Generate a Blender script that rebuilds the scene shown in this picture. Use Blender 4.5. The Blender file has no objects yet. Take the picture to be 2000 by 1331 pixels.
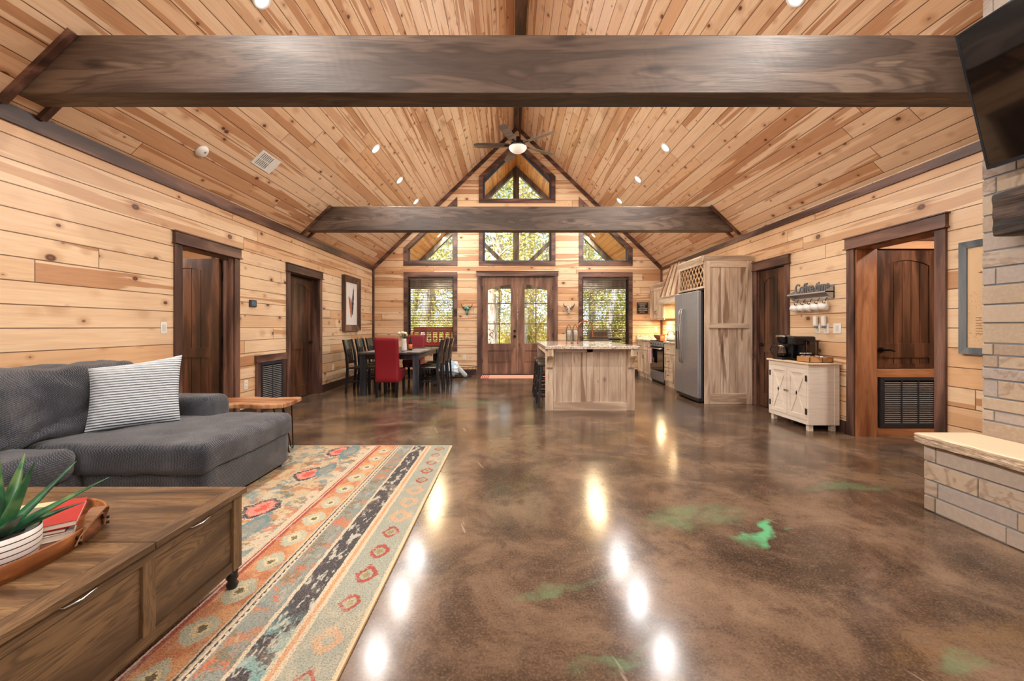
import bpy, bmesh, math, random
from mathutils import Vector, Matrix
R = random.Random(7)
PI = math.pi
SC = bpy.context.scene
COL = SC.collection
# ---------------------------------------------------------------- camera, world, exposure
cam = bpy.data.cameras.new('camera'); camo = bpy.data.objects.new('camera', cam); COL.objects.link(camo)
camo.location = (0, 0, 1.213); camo.rotation_euler = (PI/2, 0, 0)
cam.sensor_width = 36; cam.lens = 14.4; cam.shift_x = 0.001; cam.shift_y = -0.01325
cam.clip_start = 0.05; cam.clip_end = 200
SC.camera = camo
SC.view_settings.view_transform = 'Standard'; SC.view_settings.look = 'None'
SC.view_settings.gamma = 1; SC.view_settings.use_curve_mapping = False
SC.view_settings.exposure = 0.22
W = bpy.data.worlds.new('sky'); SC.world = W; W.use_nodes = True
bg = W.node_tree.nodes['Background']
sk = W.node_tree.nodes.new('ShaderNodeTexSky'); sk.sky_type = 'HOSEK_WILKIE'; sk.turbidity = 4
sk.sun_direction = (0.45, -0.5, 0.74)
W.node_tree.links.new(sk.outputs[0], bg.inputs[0]); bg.inputs[1].default_value = 14.0
sun = bpy.data.lights.new('sun', 'SUN'); sun.energy = 12.0; sun.angle = 0.02; sun.color = (1, .93, .8)
suno = bpy.data.objects.new('sun', sun); COL.objects.link(suno)
suno.rotation_euler = (math.radians(48), 0, math.radians(-42))
CAN_W = 42.0            # watts of one recessed ceiling light
CAN_COL = (1.0, 0.945, 0.88)
cy = SC.cycles
cy.use_denoising = True; cy.max_bounces = 10; cy.diffuse_bounces = 5; cy.glossy_bounces = 4
cy.transparent_max_bounces = 24; cy.transmission_bounces = 6; cy.sample_clamp_indirect = 6
cy.caustics_reflective = False; cy.caustics_refractive = False

# ---------------------------------------------------------------- room numbers
XL, XR, YB, YF = -3.496, 3.819, 10.36, -3.2
XC = 0.1615; ZE = 2.743; SL = 0.975; HW = (XR - XL) / 2
ZR = ZE + SL * HW
def zc(x): return ZR - SL * abs(x - XC)
def bx(x): return (x - 998) / 77.24
def bz(y): return 1.213 + (639 - y) / 77.24

def S(r, g, b, a=1):
    f = lambda c: (c/255/12.92) if c/255 <= .04045 else ((c/255+.055)/1.055)**2.4
    return (f(r), f(g), f(b), a)

# ---------------------------------------------------------------- node helpers
class V:
    def __init__(s, nt, sock): s.nt = nt; s.s = sock
    def m(s, op, *o, clamp=False):
        n = s.nt.nodes.new('ShaderNodeMath'); n.operation = op; n.use_clamp = clamp
        for i, a in enumerate((s,) + o):
            if isinstance(a, V): s.nt.links.new(a.s, n.inputs[i])
            else: n.inputs[i].default_value = a
        return V(s.nt, n.outputs[0])
    def __add__(s, o): return s.m('ADD', o)
    def __radd__(s, o): return s.m('ADD', o)
    def __sub__(s, o): return s.m('SUBTRACT', o)
    def __rsub__(s, o): return (s * -1) + o
    def __mul__(s, o): return s.m('MULTIPLY', o)
    def __rmul__(s, o): return s.m('MULTIPLY', o)
    def __truediv__(s, o): return s.m('DIVIDE', o)
    def floor(s): return s.m('FLOOR')
    def frac(s): return s.m('FRACT')
    def abs(s): return s.m('ABSOLUTE')
    def lt(s, o): return s.m('LESS_THAN', o)
    def gt(s, o): return s.m('GREATER_THAN', o)
    def mx(s, o): return s.m('MAXIMUM', o)
    def mn(s, o): return s.m('MINIMUM', o)
    def sin(s): return s.m('SINE')
    def sm(s, a, b):
        n = s.nt.nodes.new('ShaderNodeMapRange'); n.interpolation_type = 'SMOOTHSTEP'
        s.nt.links.new(s.s, n.inputs[0]); n.inputs[1].default_value = a; n.inputs[2].default_value = b
        return V(s.nt, n.outputs[0])

class Mt:
    """a material being written"""
    def __init__(s, name, rough=.5, metal=0, spec=.5, coat=0):
        s.m = bpy.data.materials.new(name); s.m.use_nodes = True; s.nt = s.m.node_tree
        s.p = s.nt.nodes['Principled BSDF']
        s.p.inputs['Roughness'].default_value = rough; s.p.inputs['Metallic'].default_value = metal
        s.p.inputs['Specular IOR Level'].default_value = spec
        if coat: s.p.inputs['Coat Weight'].default_value = coat; s.p.inputs['Coat Roughness'].default_value = .12
        s._tc = None
    def xyz(s):
        if s._tc is None:
            s._tc = s.nt.nodes.new('ShaderNodeTexCoord')
            n = s.nt.nodes.new('ShaderNodeSeparateXYZ'); s.nt.links.new(s._tc.outputs['Object'], n.inputs[0])
            s._xyz = [V(s.nt, n.outputs[i]) for i in range(3)]
        return s._xyz
    def comb(s, x, y, z=0.0):
        n = s.nt.nodes.new('ShaderNodeCombineXYZ')
        for i, a in enumerate((x, y, z)):
            if isinstance(a, V): s.nt.links.new(a.s, n.inputs[i])
            else: n.inputs[i].default_value = a
        return V(s.nt, n.outputs[0])
    def noise(s, vec, scale=1, det=2, rough=.5, dist=0, color=False):
        n = s.nt.nodes.new('ShaderNodeTexNoise'); s.nt.links.new(vec.s, n.inputs['Vector'])
        n.inputs['Scale'].default_value = scale; n.inputs['Detail'].default_value = det
        n.inputs['Roughness'].default_value = rough; n.inputs['Distortion'].default_value = dist
        return V(s.nt, n.outputs[1 if color else 0])
    def vor(s, vec, scale=1, rand=1, feat='F1'):
        n = s.nt.nodes.new('ShaderNodeTexVoronoi'); s.nt.links.new(vec.s, n.inputs['Vector']); n.feature = feat
        n.inputs['Scale'].default_value = scale; n.inputs['Randomness'].default_value = rand
        sp = s.nt.nodes.new('ShaderNodeSeparateColor')
        if feat == 'F1': s.nt.links.new(n.outputs['Color'], sp.inputs[0])
        return V(s.nt, n.outputs['Distance']), V(s.nt, sp.outputs[0]), V(s.nt, sp.outputs[1])
    def white(s, vec):
        n = s.nt.nodes.new('ShaderNodeTexWhiteNoise'); n.noise_dimensions = '3D'; s.nt.links.new(vec.s, n.inputs[0])
        sp = s.nt.nodes.new('ShaderNodeSeparateColor'); s.nt.links.new(n.outputs[1], sp.inputs[0])
        return [V(s.nt, sp.outputs[i]) for i in range(3)]
    def island(s):
        n = s.nt.nodes.new('ShaderNodeNewGeometry'); return V(s.nt, n.outputs['Random Per Island'])
    def ramp(s, fac, stops, const=False):
        n = s.nt.nodes.new('ShaderNodeValToRGB'); s.nt.links.new(fac.s, n.inputs[0]); e = n.color_ramp.elements
        if const: n.color_ramp.interpolation = 'CONSTANT'
        while len(e) < len(stops): e.new(.5)
        for el, (p, c) in zip(e, stops): el.position = p; el.color = c if len(c) == 4 else (*c, 1)
        return V(s.nt, n.outputs[0])
    def mix(s, fac, a, b, mode='MIX'):
        n = s.nt.nodes.new('ShaderNodeMix'); n.data_type = 'RGBA'; n.blend_type = mode
        for k, a_ in ((0, fac), (6, a), (7, b)):
            if isinstance(a_, V): s.nt.links.new(a_.s, n.inputs[k])
            else: n.inputs[k].default_value = a_
        return V(s.nt, n.outputs[2])
    def set(s, key, v):
        if isinstance(v, V): s.nt.links.new(v.s, s.p.inputs[key])
        else: s.p.inputs[key].default_value = v
    def bump(s, h, strength=.3, dist=.01):
        n = s.nt.nodes.new('ShaderNodeBump'); s.nt.links.new(h.s, n.inputs['Height'])
        n.inputs['Strength'].default_value = strength; n.inputs['Distance'].default_value = dist
        s.nt.links.new(n.outputs[0], s.p.inputs['Normal'])

def plain(name, col, rough=.5, metal=0, spec=.5, coat=0, emit=None, es=0):
    t = Mt(name, rough, metal, spec, coat); t.set('Base Color', col)
    if emit: t.set('Emission Color', emit); t.set('Emission Strength', es)
    return t.m

def uv_axes(t, ua, va):
    x, y, z = t.xyz(); d = dict(x=x, y=y, z=z)
    d['s'] = (x - XC).abs() * math.sqrt(1 + SL*SL)
    return d[ua], d[va]

def planks(name, ua, va, pitch, v0, light, mid, heart, knot, rough=.33, L=3.0, heartw=.5, knots=.55, seed=0, ks=1.0):
    t = Mt(name, rough, spec=.5)
    u, v = uv_axes(t, ua, va)
    x_, y_, z_ = t.xyz()
    side = (x_ - XC).gt(0.0) * 31.0 if va == 's' else 0.0
    vv = (v - v0) / pitch; idx = vv.floor() + side + seed; fr = vv.frac()
    h = t.white(t.comb(idx, 3.3, 1.7))
    uu = u / L + h[0] * 9.0; seg = uu.floor(); uf = uu.frac()
    b = t.white(t.comb(idx, seg, 5.1))
    # local coordinates of one board
    lu = u + b[0] * 40.0; lv = v + idx * 2.37
    base = t.ramp(b[1], [(0, light), (.55, light), (1, mid)])
    big = t.noise(t.comb(lu * .36, lv * 8.0, b[2] * 20), 1.0, 3, .55, .35)
    lo = .62 - heartw * .2
    hm = (big + (b[2] - .5) * .12).sm(lo, lo + .03) * (1.0 - b[2].sm(heartw - .12, heartw + .12) * .85)
    grainv = t.noise(t.comb(lu * 2.2, lv * 46.0, b[0] * 9), 1.0, 4, .6, .8)
    rings = ((t.noise(t.comb(lu * .8, lv * 9.0, b[1] * 9), 1.0, 1, .5, .3) * 60.0).sin() * .5 + .5)
    c = t.mix(hm * .85, base, t.mix(b[0] * .5, heart, mid))
    c = t.mix((grainv.sm(.35, .75)) * .22, c, heart)
    c = t.mix(rings * .16, c, mid)
    d, r1, r2 = t.vor(t.comb(lu * .72, lv * 1.05, 0.0), 5.2 / ks, 1)
    kn = d / (.05 + r2 * .15)
    on = r1.lt(knots)
    km = (1.0 - kn.sm(.55, 1.0)) * on
    halo = (1.0 - kn.sm(.8, 2.6)) * on
    c = t.mix(halo * .45, c, heart)
    c = t.mix(km * .92, c, t.mix(kn.sm(.1, .5), S(122, 70, 42), knot))
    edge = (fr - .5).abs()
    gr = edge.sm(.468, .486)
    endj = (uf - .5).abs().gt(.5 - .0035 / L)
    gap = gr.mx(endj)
    c = t.mix(gap * .85, c, S(84, 46, 24))  # shade in the board grooves is painted as dark colour, beside the bump
    t.set('Base Color', c)
    t.set('Roughness', .30 + grainv * .16)
    t.bump((1.0 - gap) * 1.0 + grainv * .05, .55, .006)
    return t.m

def wood(name, ua, va, c1, c2, c3, rough=.4, scale=1.0, knots=.25, ring=.35, board=0, coat=0, wa=None, bump=.25, streak=None, rf=55.0):
    """plain stained wood: grain runs along ua"""
    t = Mt(name, rough, coat=coat)
    ax = dict(zip('xyz', t.xyz())); u = ax[ua]; v = ax[va]
    w = ax[wa or [k for k in 'xyz' if k not in (ua, va)][0]]
    lu, lv = u * scale, v * scale
    bv = 0.0
    if board:
        k = (v / board).floor(); b = t.white(t.comb(k, 2.0, 3.0)); bv = b[1]
        lu = lu + b[0] * 17.0
    n1 = t.noise(t.comb(lu * .9, lv * 6.5, w * scale * 6.5), 1.0, 3, .55, .5)
    n2 = t.noise(t.comb(lu * 4.0, lv * 70.0, w * scale * 70), 1.0, 3, .6, .6)
    f = n1.sm(.32, .68)
    if board: f = (f * .6 + bv * .45)
    c = t.ramp(f, [(0, c1), (.5, c2), (1, c3)])
    rg = ((n1 * rf).sin() * .5 + .5)
    if rf > 60: rg = rg.m('POWER', 2.5)
    c = t.mix(rg * ring * .6, c, c1)
    c = t.mix(n2.sm(.4, .7) * .35, c, c1)
    if streak:
        ns = t.noise(t.comb(lu*.45 + 5.0, lv*5.5, w*scale*5.5), 1.0, 3, .6, .9)
        c = t.mix((ns + (bv - .5)*.10).sm(.57, .63)*.8, c, streak); c = t.mix((ns + (bv - .5)*.1).sm(.68, .72)*.7, c, S(84, 62, 50))
    if knots:
        d, r1, r2 = t.vor(t.comb(lu * .8, lv * 1.1, w * scale), 3.4, 1)
        kn = d / (.04 + r2 * .14); on = r1.lt(knots)
        c = t.mix((1.0 - kn.sm(.3, 1.3)) * on * .85, c, t.mix(.5, c1, S(20, 12, 8)))
    hgt = n2
    if board:
        e = ((v / board).frac() - .5).abs().sm(.46, .49)
        c = t.mix(e * .6, c, t.mix(.55, c1, S(20, 12, 8))); hgt = n2 * .3 + (1.0 - e)
    t.set('Base Color', c); t.bump(hgt, bump, .004)
    return t.m

# ---------------------------------------------------------------- mesh helpers
class M:
    def __init__(s): s.v = []; s.f = []; s.sm = []
    def add(s, vs, fs, smooth=False):
        o = len(s.v); s.v += [tuple(p) for p in vs]; s.f += [tuple(i + o for i in f) for f in fs]; s.sm += [smooth] * len(fs); return s
    def box(s, x0, x1, y0, y1, z0, z1):
        vs = [(x0,y0,z0),(x1,y0,z0),(x1,y1,z0),(x0,y1,z0),(x0,y0,z1),(x1,y0,z1),(x1,y1,z1),(x0,y1,z1)]
        return s.add(vs, [(0,3,2,1),(4,5,6,7),(0,1,5,4),(1,2,6,5),(2,3,7,6),(3,0,4,7)])
    def hexa(s, vs): return s.add(vs, [(0,3,2,1),(4,5,6,7),(0,1,5,4),(1,2,6,5),(2,3,7,6),(3,0,4,7)])
    def prism(s, pts, ax, a, b):
        """2-D outline extruded along ax from a to b; outline in the other two axes in xyz order"""
        def P(p, d): return {'x': (d, p[0], p[1]), 'y': (p[0], d, p[1]), 'z': (p[0], p[1], d)}[ax]
        n = len(pts)
        return s.add([P(p, a) for p in pts] + [P(p, b) for p in pts],
                     [tuple(range(n)), tuple(range(2*n-1, n-1, -1))] + [(i, (i+1) % n, n + (i+1) % n, n + i) for i in range(n)])
    def cyl(s, p0, p1, r0, r1=None, n=16):
        p0, p1 = Vector(p0), Vector(p1); r1 = r0 if r1 is None else r1
        d = (p1 - p0).normalized(); a = d.orthogonal().normalized(); b = d.cross(a)
        vs = [p0 + (a*math.cos(2*PI*i/n) + b*math.sin(2*PI*i/n)) * r0 for i in range(n)] + \
             [p1 + (a*math.cos(2*PI*i/n) + b*math.sin(2*PI*i/n)) * r1 for i in range(n)]
        o = len(s.v); s.add(vs, [(i, (i+1) % n, n + (i+1) % n, n + i) for i in range(n)], True)
        s.f += [tuple(o + i for i in range(n-1, -1, -1)), tuple(o + n + i for i in range(n))]; s.sm += [False, False]
        return s
    def lathe(s, prof, c, n=24, ax='z', squash=(1, 1)):
        vs = []
        for r, h in prof:
            for i in range(n):
                a = 2*PI*i/n; p = (r*math.cos(a)*squash[0], r*math.sin(a)*squash[1])
                q = {'z': (p[0], p[1], h), 'y': (p[0], h, p[1]), 'x': (h, p[0], p[1])}[ax]
                vs.append((c[0]+q[0], c[1]+q[1], c[2]+q[2]))
        fs = [(k*n+i, k*n+(i+1) % n, (k+1)*n+(i+1) % n, (k+1)*n+i) for k in range(len(prof)-1) for i in range(n)]
        s.add(vs, fs, True); o = len(s.v) - len(vs)
        s.f += [tuple(o + i for i in range(n-1, -1, -1)), tuple(o + (len(prof)-1)*n + i for i in range(n))]; s.sm += [True, True]
        return s
    def tube(s, pts, r, n=8, closed=False):
        pts = [Vector(p) for p in pts]; N = len(pts); rr = r if isinstance(r, (list, tuple)) else [r]*N
        rings = []; prev = None
        for i, p in enumerate(pts):
            if closed: d = (pts[(i+1) % N] - pts[i-1]).normalized()
            else: d = (pts[min(i+1, N-1)] - pts[max(i-1, 0)]).normalized()
            a = d.orthogonal().normalized() if prev is None else (prev - d*prev.dot(d)).normalized()
            prev = a; b = d.cross(a)
            rings.append([p + (a*math.cos(2*PI*k/n) + b*math.sin(2*PI*k/n)) * rr[i] for k in range(n)])
        vs = [q for g in rings for q in g]
        fs = [(i*n+k, i*n+(k+1) % n, ((i+1) % N)*n+(k+1) % n, ((i+1) % N)*n+k) for i in range(N if closed else N-1) for k in range(n)]
        o = len(s.v); s.add(vs, fs, True)
        if not closed: s.f += [tuple(o + i for i in range(n-1, -1, -1)), tuple(o + (N-1)*n + i for i in range(n))]; s.sm += [False, False]
        return s
    def ell(s, c, r, nu=20, nv=12, fn=None):
        vs = []; 
        for j in range(nv+1):
            t = PI*j/nv
            for i in range(nu):
                a = 2*PI*i/nu; p = Vector((math.sin(t)*math.cos(a), math.sin(t)*math.sin(a), math.cos(t)))
                k = fn(p) if fn else 1
                vs.append((c[0]+p.x*r[0]*k, c[1]+p.y*r[1]*k, c[2]+p.z*r[2]*k))
        return s.add(vs, [(j*nu+i, j*nu+(i+1) % nu, (j+1)*nu+(i+1) % nu, (j+1)*nu+i) for j in range(nv) for i in range(nu)], True)
    def grid(s, fn, nu, nv, wrap=False):
        vs = [fn(i/nu, j/nv) for j in range(nv+1) for i in range(nu+1)]; w = nu+1
        return s.add(vs, [(j*w+i, j*w+i+1, (j+1)*w+i+1, (j+1)*w+i) for j in range(nv) for i in range(nu)], True)
    def soft(s, x0, x1, y0, y1, z0, z1, r=.06, n=14, fn=None):
        """rounded, optionally wobbly block"""
        c = Vector(((x0+x1)/2, (y0+y1)/2, (z0+z1)/2)); h = Vector(((x1-x0)/2, (y1-y0)/2, (z1-z0)/2))
        bm = bmesh.new(); bmesh.ops.create_cube(bm, size=2)
        bmesh.ops.subdivide_edges(bm, edges=bm.edges[:], cuts=n, use_grid_fill=True)
        o = len(s.v); bm.verts.ensure_lookup_table()
        for vt in bm.verts:
            p = Vector([math.copysign(abs(q)**.8, q) for q in vt.co]); p = Vector((p.x*h.x, p.y*h.y, p.z*h.z))
            q = Vector([max(-h[k]+r, min(h[k]-r, p[k])) for k in range(3)]); d = p - q
            if d.length > 1e-6: p = q + d.normalized() * min(r, d.length)
            p = p + c
            if fn: p = Vector(fn(p, vt.co))
            s.v.append(tuple(p))
        for fc in bm.faces: s.f.append(tuple(o + vt.index for vt in fc.verts)); s.sm.append(True)
        bm.free(); return s
    def xform(s, mat, start=0):
        for i in range(start, len(s.v)): s.v[i] = tuple(mat @ Vector(s.v[i]))
        return s

def root_of(o):
    while o.parent: o = o.parent
    return o
LOCAL = set()
def obj(name, mb, mat, parent=None, bevel=0, seg=2, fix=True):
    vs = mb.v
    if parent is not None:
        rt = root_of(parent)
        if rt.name not in LOCAL:
            L = rt.location; vs = [(x-L.x, y-L.y, z-L.z) for x, y, z in vs]
    me = bpy.data.meshes.new(name); me.from_pydata(vs, [], mb.f); me.polygons.foreach_set('use_smooth', mb.sm)
    if fix:
        bm = bmesh.new(); bm.from_mesh(me); bmesh.ops.recalc_face_normals(bm, faces=bm.faces[:]); bm.to_mesh(me); bm.free()
    o = bpy.data.objects.new(name, me); COL.objects.link(o); me.materials.append(mat)
    if any(mb.sm) and not all(mb.sm): me.set_sharp_from_angle(angle=math.radians(40))
    if bevel:
        b = o.modifiers.new('b', 'BEVEL'); b.width = bevel; b.segments = seg; b.limit_method = 'ANGLE'; b.angle_limit = math.radians(40)
        me.polygons.foreach_set('use_smooth', [False]*len(me.polygons))
    if parent is not None: o.parent = parent
    return o
def thing(name, label, cat, loc=(0, 0, 0), rot=0, group=None, local=False):
    o = bpy.data.objects.new(name, None); COL.objects.link(o); o.location = loc; o.rotation_euler = (0, 0, rot)
    o.empty_display_size = .1; tag(o, label, cat, group)
    if local: LOCAL.add(o.name)
    return o
def tag(o, label, cat, group=None):
    o['label'] = label; o['category'] = cat
    if group: o['group'] = group
    return o
def struct(name, mb=None, mat=None, parent=None, **k):
    if mb is None:
        o = bpy.data.objects.new(name, None); COL.objects.link(o)
    else: o = obj(name, mb, mat, parent, **k)
    if parent is None: o['kind'] = 'structure'
    return o
def dup(root, loc, rot=None, label=None, group=None):
    def cp(o, par):
        c = o.copy(); COL.objects.link(c)
        if par is not None: c.parent = par
        for ch in list(o.children): cp(ch, c)
        return c
    r = cp(root, None); r.location = loc
    if rot is not None: r.rotation_euler = (0, 0, rot)
    if label: r['label'] = label
    if group: r['group'] = group
    return r
def lamp(name, kind, loc, power, color, parent=None, size=.1, rot=(0, 0, 0), spread=None):
    l = bpy.data.lights.new(name, kind); l.energy = power; l.color = color
    if kind == 'AREA': l.shape = 'DISK'; l.size = size; l.spread = spread or PI
    elif kind in ('POINT', 'SPOT'): l.shadow_soft_size = size
    o = bpy.data.objects.new(name, l); COL.objects.link(o); o.location = loc; o.rotation_euler = rot
    if parent is not None: o.parent = parent
    return o

def wall(ax, a_breaks, z0, ztop, d0, d1, holes):
    """wall slab; ax = axis of its thickness; runs along the other horizontal axis; holes: (a0,a1,zb,[(a,z),...])"""
    m = M(); br = set(a_breaks)
    for h in holes: br |= {h[0], h[1]} | {p[0] for p in h[3] if h[0] < p[0] < h[1]}
    br = sorted(br)
    def itp(pts, a):
        if a <= pts[0][0]: return pts[0][1]
        for (p, q), (r, s_) in zip(pts, pts[1:]):
            if p <= a <= r: return q + (s_-q)*(a-p)/(r-p)
        return pts[-1][1]
    for p, q in zip(br, br[1:]):
        if q - p < 1e-6: continue
        cur = (z0, z0)
        hs = sorted([h for h in holes if h[0] <= p + 1e-6 and h[1] >= q - 1e-6], key=lambda h: h[2])
        ends = [((h[2], h[2]), (itp(h[3], p), itp(h[3], q))) for h in hs] + [((ztop(p), ztop(q)), None)]
        for bot, top in ends:
            if bot[0] > cur[0] + 1e-5 or bot[1] > cur[1] + 1e-5:
                m.prism([(p, cur[0]), (q, cur[1]), (q, bot[1]), (p, bot[0])], ax, d0, d1)
            if top: cur = top
    return m
def ring(m, inner, outer, ax, a, b):
    """frame between two outlines with the same number of corners"""
    n = len(inner)
    for i in range(n):
        j = (i+1) % n; m.prism([inner[i], outer[i], outer[j], inner[j]], ax, a, b)
    return m
# ---------------------------------------------------------------- materials
PL, PM, PH, PK = S(232, 205, 170), S(216, 172, 128), S(172, 118, 78), S(72, 38, 24)
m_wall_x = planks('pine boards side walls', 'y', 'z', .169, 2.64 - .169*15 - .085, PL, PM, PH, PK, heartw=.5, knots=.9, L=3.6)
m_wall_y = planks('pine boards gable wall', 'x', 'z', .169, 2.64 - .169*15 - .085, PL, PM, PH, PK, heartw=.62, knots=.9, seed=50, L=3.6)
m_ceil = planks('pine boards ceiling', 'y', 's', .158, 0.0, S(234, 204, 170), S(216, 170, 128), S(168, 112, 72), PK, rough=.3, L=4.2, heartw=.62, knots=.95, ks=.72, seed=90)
DK1, DK2, DK3 = S(42, 27, 19), S(78, 49, 34), S(114, 76, 54)
m_dark = {a: wood('dark stained boards ' + a, a, v, S(56, 38, 32), S(98, 68, 57), S(134, 100, 86), .38, knots=.5, ring=.2) for a, v in (('x', 'z'), ('y', 'z'), ('z', 'x'))}
m_dark['zy'] = wood('dark stained boards zy', 'z', 'y', S(56, 38, 32), S(98, 68, 57), S(134, 100, 86), .38, knots=.5, ring=.2)
m_door = wood('walnut stained door wood', 'z', 'x', DK1, DK2, DK3, .3, knots=.5, ring=.4)
m_doory = wood('walnut stained door wood y', 'z', 'y', DK1, DK2, DK3, .3, knots=.5, ring=.4)
m_beamx = None
def beam_mat():
    t = Mt('rough sawn beam', .5); x, y, z = t.xyz()
    n1 = t.noise(t.comb(x*.7, y*5.0, z*5.0), 1.0, 3, .55, .8)
    n2 = t.noise(t.comb(x*4.0, y*60.0, z*60.0), 1.0, 5, .7)
    saw = ((x + z*.35)*110.0 + t.noise(t.comb(x*3.0, y, z*3.0), 1.0, 2)*9.0).sin()*.5 + .5
    rg = (n1*46.0).sin()*.5 + .5
    c = t.ramp(n1.sm(.3, .7), [(0, S(62, 50, 44)), (.5, S(88, 72, 62)), (1, S(114, 96, 82))])
    c = t.mix(rg.m('POWER', 2.0)*.55, c, S(44, 32, 27)); c = t.mix(n2.sm(.4, .75)*.4, c, S(48, 34, 28))
    c = t.mix(saw*t.noise(t.comb(x*2.0, y*2.0, z*2.0), 1.0, 3).sm(.5, .75)*.07, c, S(136, 112, 92))
    d, r1, r2 = t.vor(t.comb(x*.7, y*1.3, z*1.6), 1.8, 1); kn = d/(.05 + r2*.1); on = r1.lt(.5)
    c = t.mix((1.0 - kn.sm(.3, 1.2))*on*.75, c, S(36, 24, 20))
    t.set('Base Color', c); t.set('Roughness', .40 + n2*.2); t.bump(n2, .4, .004); return t.m
m_beam = beam_mat()
m_entry = wood('entry door wood', 'z', 'x', S(92, 64, 50), S(128, 93, 74), S(154, 118, 96), .35, knots=.1, ring=.25)
m_stain = wood('orange stained pine', 'z', 'x', S(108, 64, 40), S(146, 94, 60), S(174, 120, 82), .35, knots=.7, ring=.3)
m_stainx = wood('orange stained pine rail', 'x', 'z', S(112, 68, 40), S(160, 104, 64), S(186, 130, 88), .35, knots=.7, ring=.3)
m_hick = wood('natural hickory', 'z', 'x', S(176, 152, 132), S(220, 198, 172), S(236, 220, 198), .42, streak=S(150, 118, 94), knots=.22, ring=.25, scale=1.3, bump=.12)
m_hickb = wood('hickory boards', 'z', 'x', S(168, 144, 126), S(220, 199, 174), S(238, 222, 200), .42, streak=S(140, 108, 88), knots=.3, ring=.3, board=.135, scale=1.2, bump=.12)
m_hicky = wood('natural hickory y', 'z', 'y', S(174, 150, 128), S(222, 200, 170), S(236, 218, 190), .42, streak=S(160, 128, 100), knots=.2, ring=.25, scale=1.3, bump=.12)
m_hickx = wood('hickory rail', 'x', 'z', S(176, 152, 132), S(220, 198, 172), S(236, 220, 198), .42, streak=S(150, 118, 94), knots=.2, ring=.25, scale=1.3, bump=.12)
m_hickyl = wood('hickory rail y', 'y', 'z', S(176, 152, 132), S(220, 198, 172), S(236, 220, 198), .42, streak=S(150, 118, 94), knots=.2, ring=.25, scale=1.3, bump=.12)
m_black = plain('black metal', S(22, 21, 22), .4, .6)
m_blackw = wood('black painted wood', 'z', 'x', S(14, 13, 14), S(28, 27, 29), S(44, 42, 44), .28, knots=0, ring=.1)
m_white = plain('white plastic', S(232, 232, 228), .4)
m_grill = plain('charcoal grille metal', S(58, 62, 68), .4, .5)
m_slatg = plain('light grille louvers', S(150, 150, 150), .4, .3)
m_chrome = plain('polished metal', S(200, 200, 200), .18, 1)
m_bronze = plain('dark bronze', S(40, 32, 28), .3, .8)
m_dkbrown = plain('dark brown edge', S(44, 28, 22), .4)
def steel_mat():
    t = Mt('brushed stainless', .3, .8); x, y, z = t.xyz(); n = t.noise(t.comb(x*4.0, y*4.0, z*180.0), 1.0, 3)
    t.set('Base Color', t.mix(n, S(150, 156, 164), S(186, 192, 200))); t.set('Roughness', .24 + n*.14); return t.m
m_steel = steel_mat()
def glass_mat(name, tint=(1, 1, 1, 1)):
    m = bpy.data.materials.new(name); m.use_nodes = True; nt = m.node_tree; nt.nodes.clear()
    o = nt.nodes.new('ShaderNodeOutputMaterial'); mx = nt.nodes.new('ShaderNodeMixShader'); fr = nt.nodes.new('ShaderNodeFresnel'); fr.inputs[0].default_value = 1.45
    tr = nt.nodes.new('ShaderNodeBsdfTransparent'); tr.inputs[0].default_value = tint; gl = nt.nodes.new('ShaderNodeBsdfGlossy'); gl.inputs['Roughness'].default_value = .02
    nt.links.new(fr.outputs[0], mx.inputs[0]); nt.links.new(tr.outputs[0], mx.inputs[1]); nt.links.new(gl.outputs[0], mx.inputs[2]); nt.links.new(mx.outputs[0], o.inputs[0]); return m
m_glass = glass_mat('window glass')
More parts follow.
